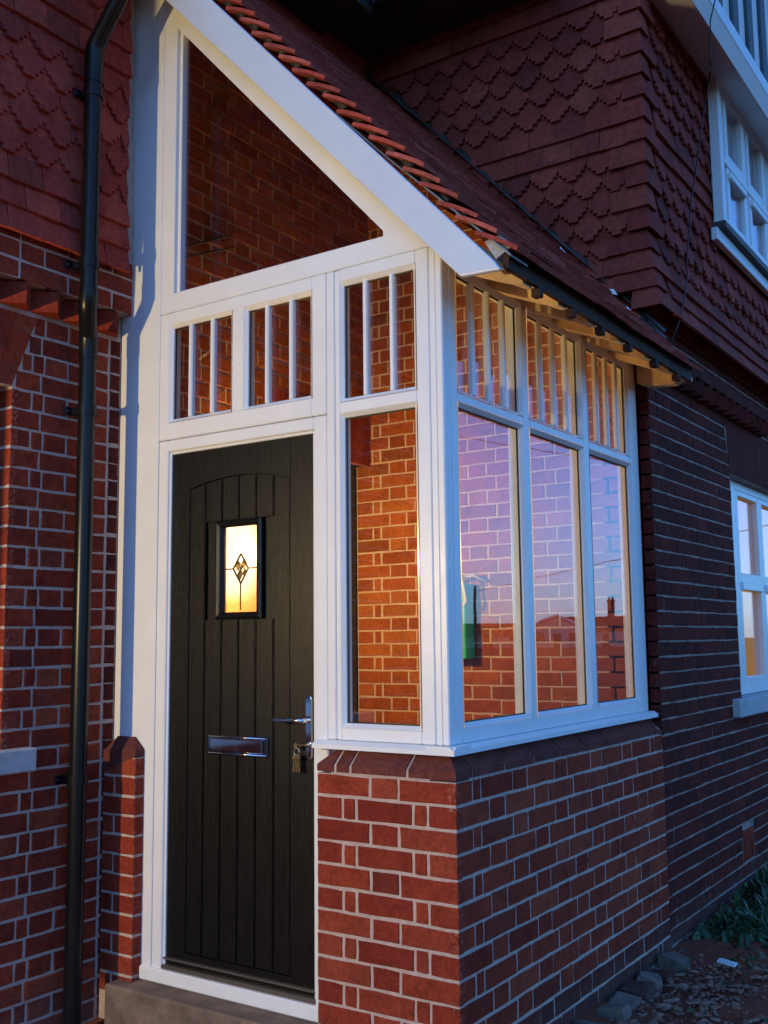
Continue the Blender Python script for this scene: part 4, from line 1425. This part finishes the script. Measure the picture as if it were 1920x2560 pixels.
# wall lamp inside the porch
wl = thing('wall_lamp', 'lit opal wall lamp on the brick wall inside the porch', 'lamp', (-1.64, LAMP_IN[1], LAMP_IN[2]))
ly, lz = LAMP_IN[1], LAMP_IN[2]
q = MB().box((-1.637, ly - .05, lz + .10), (-1.620, ly + .05, lz + .26), .004)
build('back_plate', q, M['white'], wl)
q = MB().tube([(-1.62, ly, lz + .20), (-1.54, ly, lz + .245), (-1.46, ly, lz + .245), (-1.45, ly, lz + .20)], .009, 10)
build('arm', q, M['white'], wl, smooth=True)
q = MB().tube([(-1.45, ly, lz + .205), (-1.45, ly, lz + .165)], [.045, .085], 20)
build('cap', q, M['white'], wl, smooth=True)
q = MB().tube([(-1.45, ly, lz + .164), (-1.45, ly, lz + .13), (-1.45, ly, lz - .10), (-1.45, ly, lz - .165), (-1.45, ly, lz - .19)], [.070, .082, .082, .066, .03], 20)
build('opal_shade', q, M['opal'], wl, smooth=True)
pl_ = bpy.data.lights.new('porch_lamp_light', 'POINT')
pl_.energy = LAMP_IN_W; pl_.color = (1.0, 0.58, 0.16); pl_.shadow_soft_size = 0.045
plo = bpy.data.objects.new('porch_lamp_light', pl_); col.objects.link(plo); child(plo, wl)
plo.matrix_basis = Matrix.Translation((-1.45, LAMP_IN[1] + .10, LAMP_IN[2]))
# garden lantern behind the viewer, throwing the warm light and the pipe's shadow
LX, LY, LZ = LAMP_OUT
gl_ = thing('garden_lantern', 'lit black post lantern standing on the drive in front of the house', 'lantern', (LX, LY, GZ - .03))
q = MB().tube([(LX, LY, GZ - .05), (LX, LY, GZ + .05), (LX, LY, LZ - .16), (LX, LY, LZ - .12)], [.07, .035, .028, .08], 16); build('post', q, M['black_plastic'], gl_, auto=True)
q = MB()
for sx in (-1, 1):
    for sy in (-1, 1):
        q.tube([(LX + sx * .08, LY + sy * .08, LZ - .12), (LX + sx * .10, LY + sy * .10, LZ + .14)], .006, 6)
build('cage', q, M['black_plastic'], gl_)
q = MB().tube([(LX, LY, LZ + .14), (LX, LY, LZ + .22), (LX, LY, LZ + .25)], [.17, .06, .02], 4); build('lantern_roof', q, M['black_plastic'], gl_)
q = MB().tube([(LX, LY, LZ - .12), (LX, LY, LZ - .05)], .02, 10); build('lamp_holder', q, M['black_plastic'], gl_)
q = MB().tube([(LX, LY, LZ - .05), (LX, LY, LZ - .03), (LX, LY, LZ), (LX, LY, LZ + .03)], [.012, .026, .028, .012], 12); build('bulb', q, M['bulb'], gl_, smooth=True)
ll = bpy.data.lights.new('lantern_light', 'POINT')
ll.energy = LAMP_OUT_W; ll.color = (1.0, 0.74, 0.34); ll.shadow_soft_size = 0.03
llo = bpy.data.objects.new('lantern_light', ll); col.objects.link(llo); child(llo, gl_)
llo.matrix_basis = Matrix.Translation((LX, LY + .06, LZ))

# green box on the back wall
gb = thing('green_box', 'emerald green metal box with white cord on the wall inside the porch', 'box', (-1.03, 1.84, 0.36))
q = MB().box((-1.15, 1.80, 0.345), (-0.985, 1.897, 0.735), .006); gbo = build('body', q, M['green'], gb)
q = MB().box((-1.135, 1.793, 0.36), (-1.0, 1.7995, 0.72), .004); build('lid', q, M['green'], gb)
q = MB().box((-1.06, 1.790, 0.60), (-1.012, 1.7925, 0.665)); build('label_plate', q, M['paper'], gb)
q = MB().tube([(-1.06, 1.80, 0.76), (-1.02, 1.785, 0.79), (-0.985, 1.78, 0.75), (-0.975, 1.785, 0.68), (-0.97, 1.785, 0.64), (-0.985, 1.785, 0.615)], .006, 8)
q.tube([(-1.14, 1.80, 0.745), (-1.03, 1.79, 0.765), (-0.95, 1.84, 0.775), (-0.90, 1.88, 0.74)], .006, 8)
build('cord', q, M['cord'], gb, smooth=True)

# concrete step
st_ = MB().box((-1.535, -0.065, -1.06), (-0.556, 0.124, -0.842), .008)
build('concrete_step', st_, M['concrete'], label='rough concrete step under the black front door', cat='step')

# cable hanging down the tiled corner
cpts = [(0.33, 2.25, 3.75), (0.30, 2.22, 3.60), (0.20, 2.55, 3.585), (0.115, 2.86, 3.70), (0.10, 2.80, 3.55), (0.10, 2.57, 3.063), (0.10, 2.387, 2.701), (0.10, 2.274, 2.348), (0.115, 2.235, 2.28), (0.12, 2.08, 2.03), (0.075, 2.06, 1.90), (0.03, 2.04, 1.80)]
q = MB().tube(cpts, .0035, 6)
build('cable', q, M['black_plastic'], smooth=True, label='thin black cable hanging down the tiled corner of the house', cat='cable')

# torn scraps of white membrane poking from the roof edge
def scrap(loc, pts, lab):
    q = MB()
    n = len(pts)
    v = [(x, -0.002 + 0.01 * math.sin(7 * z + 9 * x), z) for x, z in pts] + [(x, 0.002 + 0.01 * math.sin(7 * z + 9 * x), z) for x, z in pts]
    f = [tuple(range(n)), tuple(range(2 * n - 1, n - 1, -1))] + [(i, i + n, (i + 1) % n + n, (i + 1) % n) for i in range(n)]
    q.add(v, f)
    o = build('membrane_scrap', q, M['plastic_white'], label=lab, cat='scrap', group='torn membrane scraps on the roof edge')
    o.location = loc
scrap((-0.375, 1.77, 2.315), [(-.015, .045), (.0, .085), (.025, .05), (.035, -.01), (.045, -.035), (.025, -.03), (.012, .02)], 'largest torn white membrane scrap sticking up at the roof edge')
scrap((-0.12, 1.785, 2.10), [(-.03, .035), (.01, .03), (.03, -.005), (.0, .008)], 'small white membrane scrap in the middle of the roof edge')
scrap((-0.035, 1.78, 1.99), [(-.06, .055), (-.01, .04), (.04, -.02), (.0, .0)], 'white membrane scrap nearest the house corner')

# loose old bricks along the plinth foot
def rough_block(rnd):
    t = MB().box((-.058, -.050, 0), (.058, .050, .066), .008)
    t.v = [tuple(c + rnd.uniform(-.009, .009) for c in p) for p in t.v]
    return t.mesh('loose_brick', M['brick_old'] if rnd.random() < .4 else M['concrete'])
lbm = [rough_block(R) for _ in range(8)]
lbs = [(0.075, 0.66, 0.3), (0.062, 0.83, 1.4), (0.085, 0.99, 0.25), (0.058, 1.13, 1.5), (0.072, 1.28, 0.1), (0.060, 1.43, 1.7), (0.066, 1.57, 0.2), (0.060, 1.72, 1.45)]
words = ['nearest the viewer', 'second from the viewer', 'third from the viewer', 'fourth from the viewer', 'fifth from the viewer', 'sixth from the viewer', 'seventh from the viewer', 'farthest from the viewer']
for (x, y, a), wd, lbm_ in zip(lbs, words, lbm):
    o = ob('loose_brick', lbm_, label='old broken brick along the plinth foot, ' + wd, cat='brick', group='loose bricks along the plinth foot')
    o.location = (x + R.uniform(-.01, .02), y, GZ - 0.022 + R.uniform(-.014, .014))
    o.rotation_euler = (R.uniform(-.22, .22), R.uniform(-.22, .22), a + R.uniform(-.3, .3))

# white perforated spacer strip on the soil
pp = thing('plastic_spacer', 'white perforated plastic spacer lying on the soil', 'spacer', (0.27, 1.82, GZ))
q = MB()
t = MB()
for (a, b_, c, d) in ((-.07, .07, -.022, -.013), (-.07, .07, .013, .022)):
    t.box((a, c, 0), (b_, d, .014), .002)
for k in range(6):
    x = -.07 + k * .0265
    t.box((x, -.013, 0), (x + .0075, .013, .014), 0)
t.xform(Matrix.Translation((0.272, 1.82, GZ + .028)) @ Matrix.Rotation(math.radians(-20), 4, 'Z') @ Matrix.Rotation(0.35, 4, 'X') @ Matrix.Scale(0.62, 4))
build('strip', t, M['plastic_white'], pp)

# rubble chips and weeds
rg = random.Random(21)
rub = MB()
ico = [(0, 0, 1), (.9, 0, .3), (.28, .85, .3), (-.72, .52, .3), (-.72, -.52, .3), (.28, -.85, .3), (.6, .4, -.6), (-.3, .7, -.6), (-.8, 0, -.6), (-.3, -.7, -.6), (.6, -.4, -.6)]
icf = [(0, 1, 2), (0, 2, 3), (0, 3, 4), (0, 4, 5), (0, 5, 1), (1, 6, 2), (2, 7, 3), (3, 8, 4), (4, 9, 5), (5, 10, 1), (6, 7, 2), (7, 8, 3), (8, 9, 4), (9, 10, 5), (10, 6, 1), (6, 10, 9, 8, 7)]
for k in range(7000):
    y = rg.uniform(-0.3, 4.2)
    x = 0.03 + abs(rg.gauss(0, 0.55))
    if x > 2.2: continue
    s_ = 0.004 + 0.015 * rg.random() ** 4
    m_ = Matrix.Translation((x, y, GZ + .012 + s_ * .3)) @ Matrix.Rotation(rg.uniform(0, 6.3), 4, 'Z') @ Matrix.Rotation(rg.uniform(-.6, .6), 4, 'X') @ Matrix.Diagonal((s_ * rg.uniform(.8, 2.2), s_ * rg.uniform(.7, 1.3), s_ * rg.uniform(.3, .8), 1))
    rub.add([m_ @ Vector([c * rg.uniform(.75, 1.2) for c in p]) for p in ico], icf)
build('rubble', rub, M['stone_chip'], kind='stuff', label='broken stone and brick rubble scattered over the soil', cat='rubble')
weeds = MB()
def weed(loc, n, hgt, spread):
    for k in range(n):
        a = rg.uniform(0, 6.28); L = hgt * rg.uniform(.45, 1.2); wd = rg.uniform(.006, .020)
        bx, by = loc[0] + rg.gauss(0, spread * .45), loc[1] + rg.gauss(0, spread * .55)
        if bx < 0.02: bx = 0.02 + rg.uniform(0, .08)
        lean = rg.uniform(.25, 1.3)
        pts = []
        for s_ in (0, .35, .7, 1):
            pts.append(Vector((max(.006, bx + math.cos(a) * L * s_ * lean), by + math.sin(a) * L * s_ * lean, loc[2] + L * s_ * (1 - .45 * s_ * lean))))
        sd = Vector((-math.sin(a), math.cos(a), rg.uniform(-.5, .5)))
        ws = (wd * .3, wd, wd * .75, .0008)
        v = []
        for p, w2 in zip(pts, ws): v += [p - sd * w2, p + sd * w2]
        weeds.add(v, [(0, 1, 3, 2), (2, 3, 5, 4), (4, 5, 7, 6)])
weed((0.20, 2.42, GZ), 700, 0.10, .26)
weed((0.42, 2.75, GZ), 800, 0.14, .35)
weed((0.26, 3.35, GZ), 700, 0.15, .40)
weed((0.62, 2.35, GZ), 420, 0.09, .26)
weed((0.35, 2.02, GZ), 90, 0.05, .20)
weed((0.55, 1.55, GZ), 60, 0.035, .40)
build('weeds', weeds, M['leaf'], kind='stuff', label='dark leafy weeds growing along the foot of the side wall', cat='weeds')

# ------------------------------------------------------------------ houses across the way (seen in the window reflections)
def far_house(az, dist, wid, ridge, depth, rot, lab, gable=True, chim=None):
    mx, my = -1.84, -2.892
    c = (mx + math.sin(math.radians(az)) * dist, my + math.cos(math.radians(az)) * dist)
    t_ = thing('neighbour_house', lab, 'house', (c[0], c[1], GZ - .03), group='houses across the way')
    m_ = Matrix.Translation((c[0], c[1], GZ - .05)) @ Matrix.Rotation(-math.radians(az) + rot, 4, 'Z')
    H = ridge - GZ
    ev_ = H * 0.58
    hw_ = wid / 2
    q = MB().prism([(-hw_, 0), (hw_, 0), (hw_, ev_), (0, H - .15), (-hw_, ev_)], 1, -depth / 2, depth / 2) if gable else MB().box((-hw_, -depth / 2, 0), (hw_, depth / 2, ev_))
    build('wall', q.xform(m_), M['wall_far'], t_)
    q = MB()
    if gable:
        o = .35; sl_r = (H - ev_) / hw_
        q.prism([(-hw_ - o, ev_ - o * sl_r), (0, H), (hw_ + o, ev_ - o * sl_r), (hw_ + o, ev_ - o * sl_r - .15), (0, H - .18), (-hw_ - o, ev_ - o * sl_r - .15)], 1, -depth / 2 - .3, depth / 2 + .3)
    else:
        q.prism([(-depth / 2 - .4, ev_ - .2), (0, H), (depth / 2 + .4, ev_ - .2)], 0, -hw_ - .2, hw_ + .2)
    ro = build('roof', q.xform(m_), M['roof_far'], t_)
    if gable:
        q = MB()
        for s_ in (-1, 1):
            q.prism([(s_ * (hw_ + .35), ev_ - .35 * sl_r - .15), (0, H - .18), (0, H + .08), (s_ * (hw_ + .35), ev_ - .35 * sl_r + .08)], 1, -depth / 2 - .42, -depth / 2 - .3)
        build('bargeboard', q.xform(m_), M['render'], t_)
    if chim is not None:
        q = MB().box((chim - .6, -.4, H * .75), (chim + .6, .4, H + 2.2), .02); q.box((chim - .72, -.5, H + 2.2), (chim + .72, .5, H + 2.45))
        q.box((chim - .35, -.2, H + 2.45), (chim - .05, .2, H + 2.9)).box((chim + .1, -.2, H + 2.45), (chim + .4, .2, H + 2.8))
        build('chimney', q.xform(m_), M['brick_far'], ro)
    for k in (-.5, .5):
        for zz in ((.9, 2.1),):
            q = MB().box((k * hw_ - .6, -depth / 2 - .03, zz[0]), (k * hw_ + .6, -depth / 2 + .05, zz[1]))
            build('window', q.xform(m_), M['win_far'], t_)
    q = MB().box((-.45, -depth / 2 - .03, 0), (.45, -depth / 2 + .05, 2.0)); build('door', q.xform(m_), M['win_far'], t_)
D0 = 150
far_house(24.85, D0, 9.0, .45 + D0 * math.tan(math.radians(1.22)), 9, 0.0, 'pale gabled bungalow opposite, reflected in the middle pane')
far_house(22.2, D0 + 12, 14, .45 + (D0 + 12) * math.tan(math.radians(1.12)), 8, 0.05, 'long bungalow with chimney opposite, right of the gabled one', gable=False, chim=-.8)
far_house(28.6, D0 + 5, 16, .45 + (D0 + 5) * math.tan(math.radians(0.82)), 8, 0.0, 'long low bungalow opposite, left of the gabled one', gable=False)
far_house(18.0, D0 + 20, 12, .45 + (D0 + 20) * math.tan(math.radians(1.0)), 8, 0.1, 'far right bungalow opposite the house', gable=False)
far_house(34.0, D0, 16, .45 + D0 * math.tan(math.radians(1.0)), 8, -0.1, 'far left bungalow opposite the house', gable=False, chim=3)
# overhead telephone wires on two poles, also only seen in reflection
def mir(az, el, dist):
    a, e_ = math.radians(az), math.radians(el)
    return Vector((-1.84 + math.sin(a) * dist, -2.892 + math.cos(a) * dist, .45 + dist * math.tan(e_)))
for nm, A, B_, lab in (('a', (29.85, 11.05, 30), (20.96, 9.24, 34), 'single overhead telephone wire high over the street'), ('b', (25.87, 3.22, 62), (21.58, 4.1, 50), 'lower overhead telephone wire far across the street')):
    a, b_ = mir(*A), mir(*B_)
    d = (b_ - a)
    p0, p1 = a - d * 1.2, b_ + d * 1.2
    pts = [p0 + (p1 - p0) * (k / 20) for k in range(21)]
    t_ = thing('telephone_wire', lab, 'wire', tuple(p0), group='overhead wires')
    build('wire', MB().tube(pts, .012 if nm == 'a' else .02, 5), M['black_plastic'], t_)
    for p in (p0, p1):
        build('pole', MB().tube([(p.x, p.y, GZ - .1), (p.x, p.y, p.z + .4)], .12, 8), M['timber'], t_)
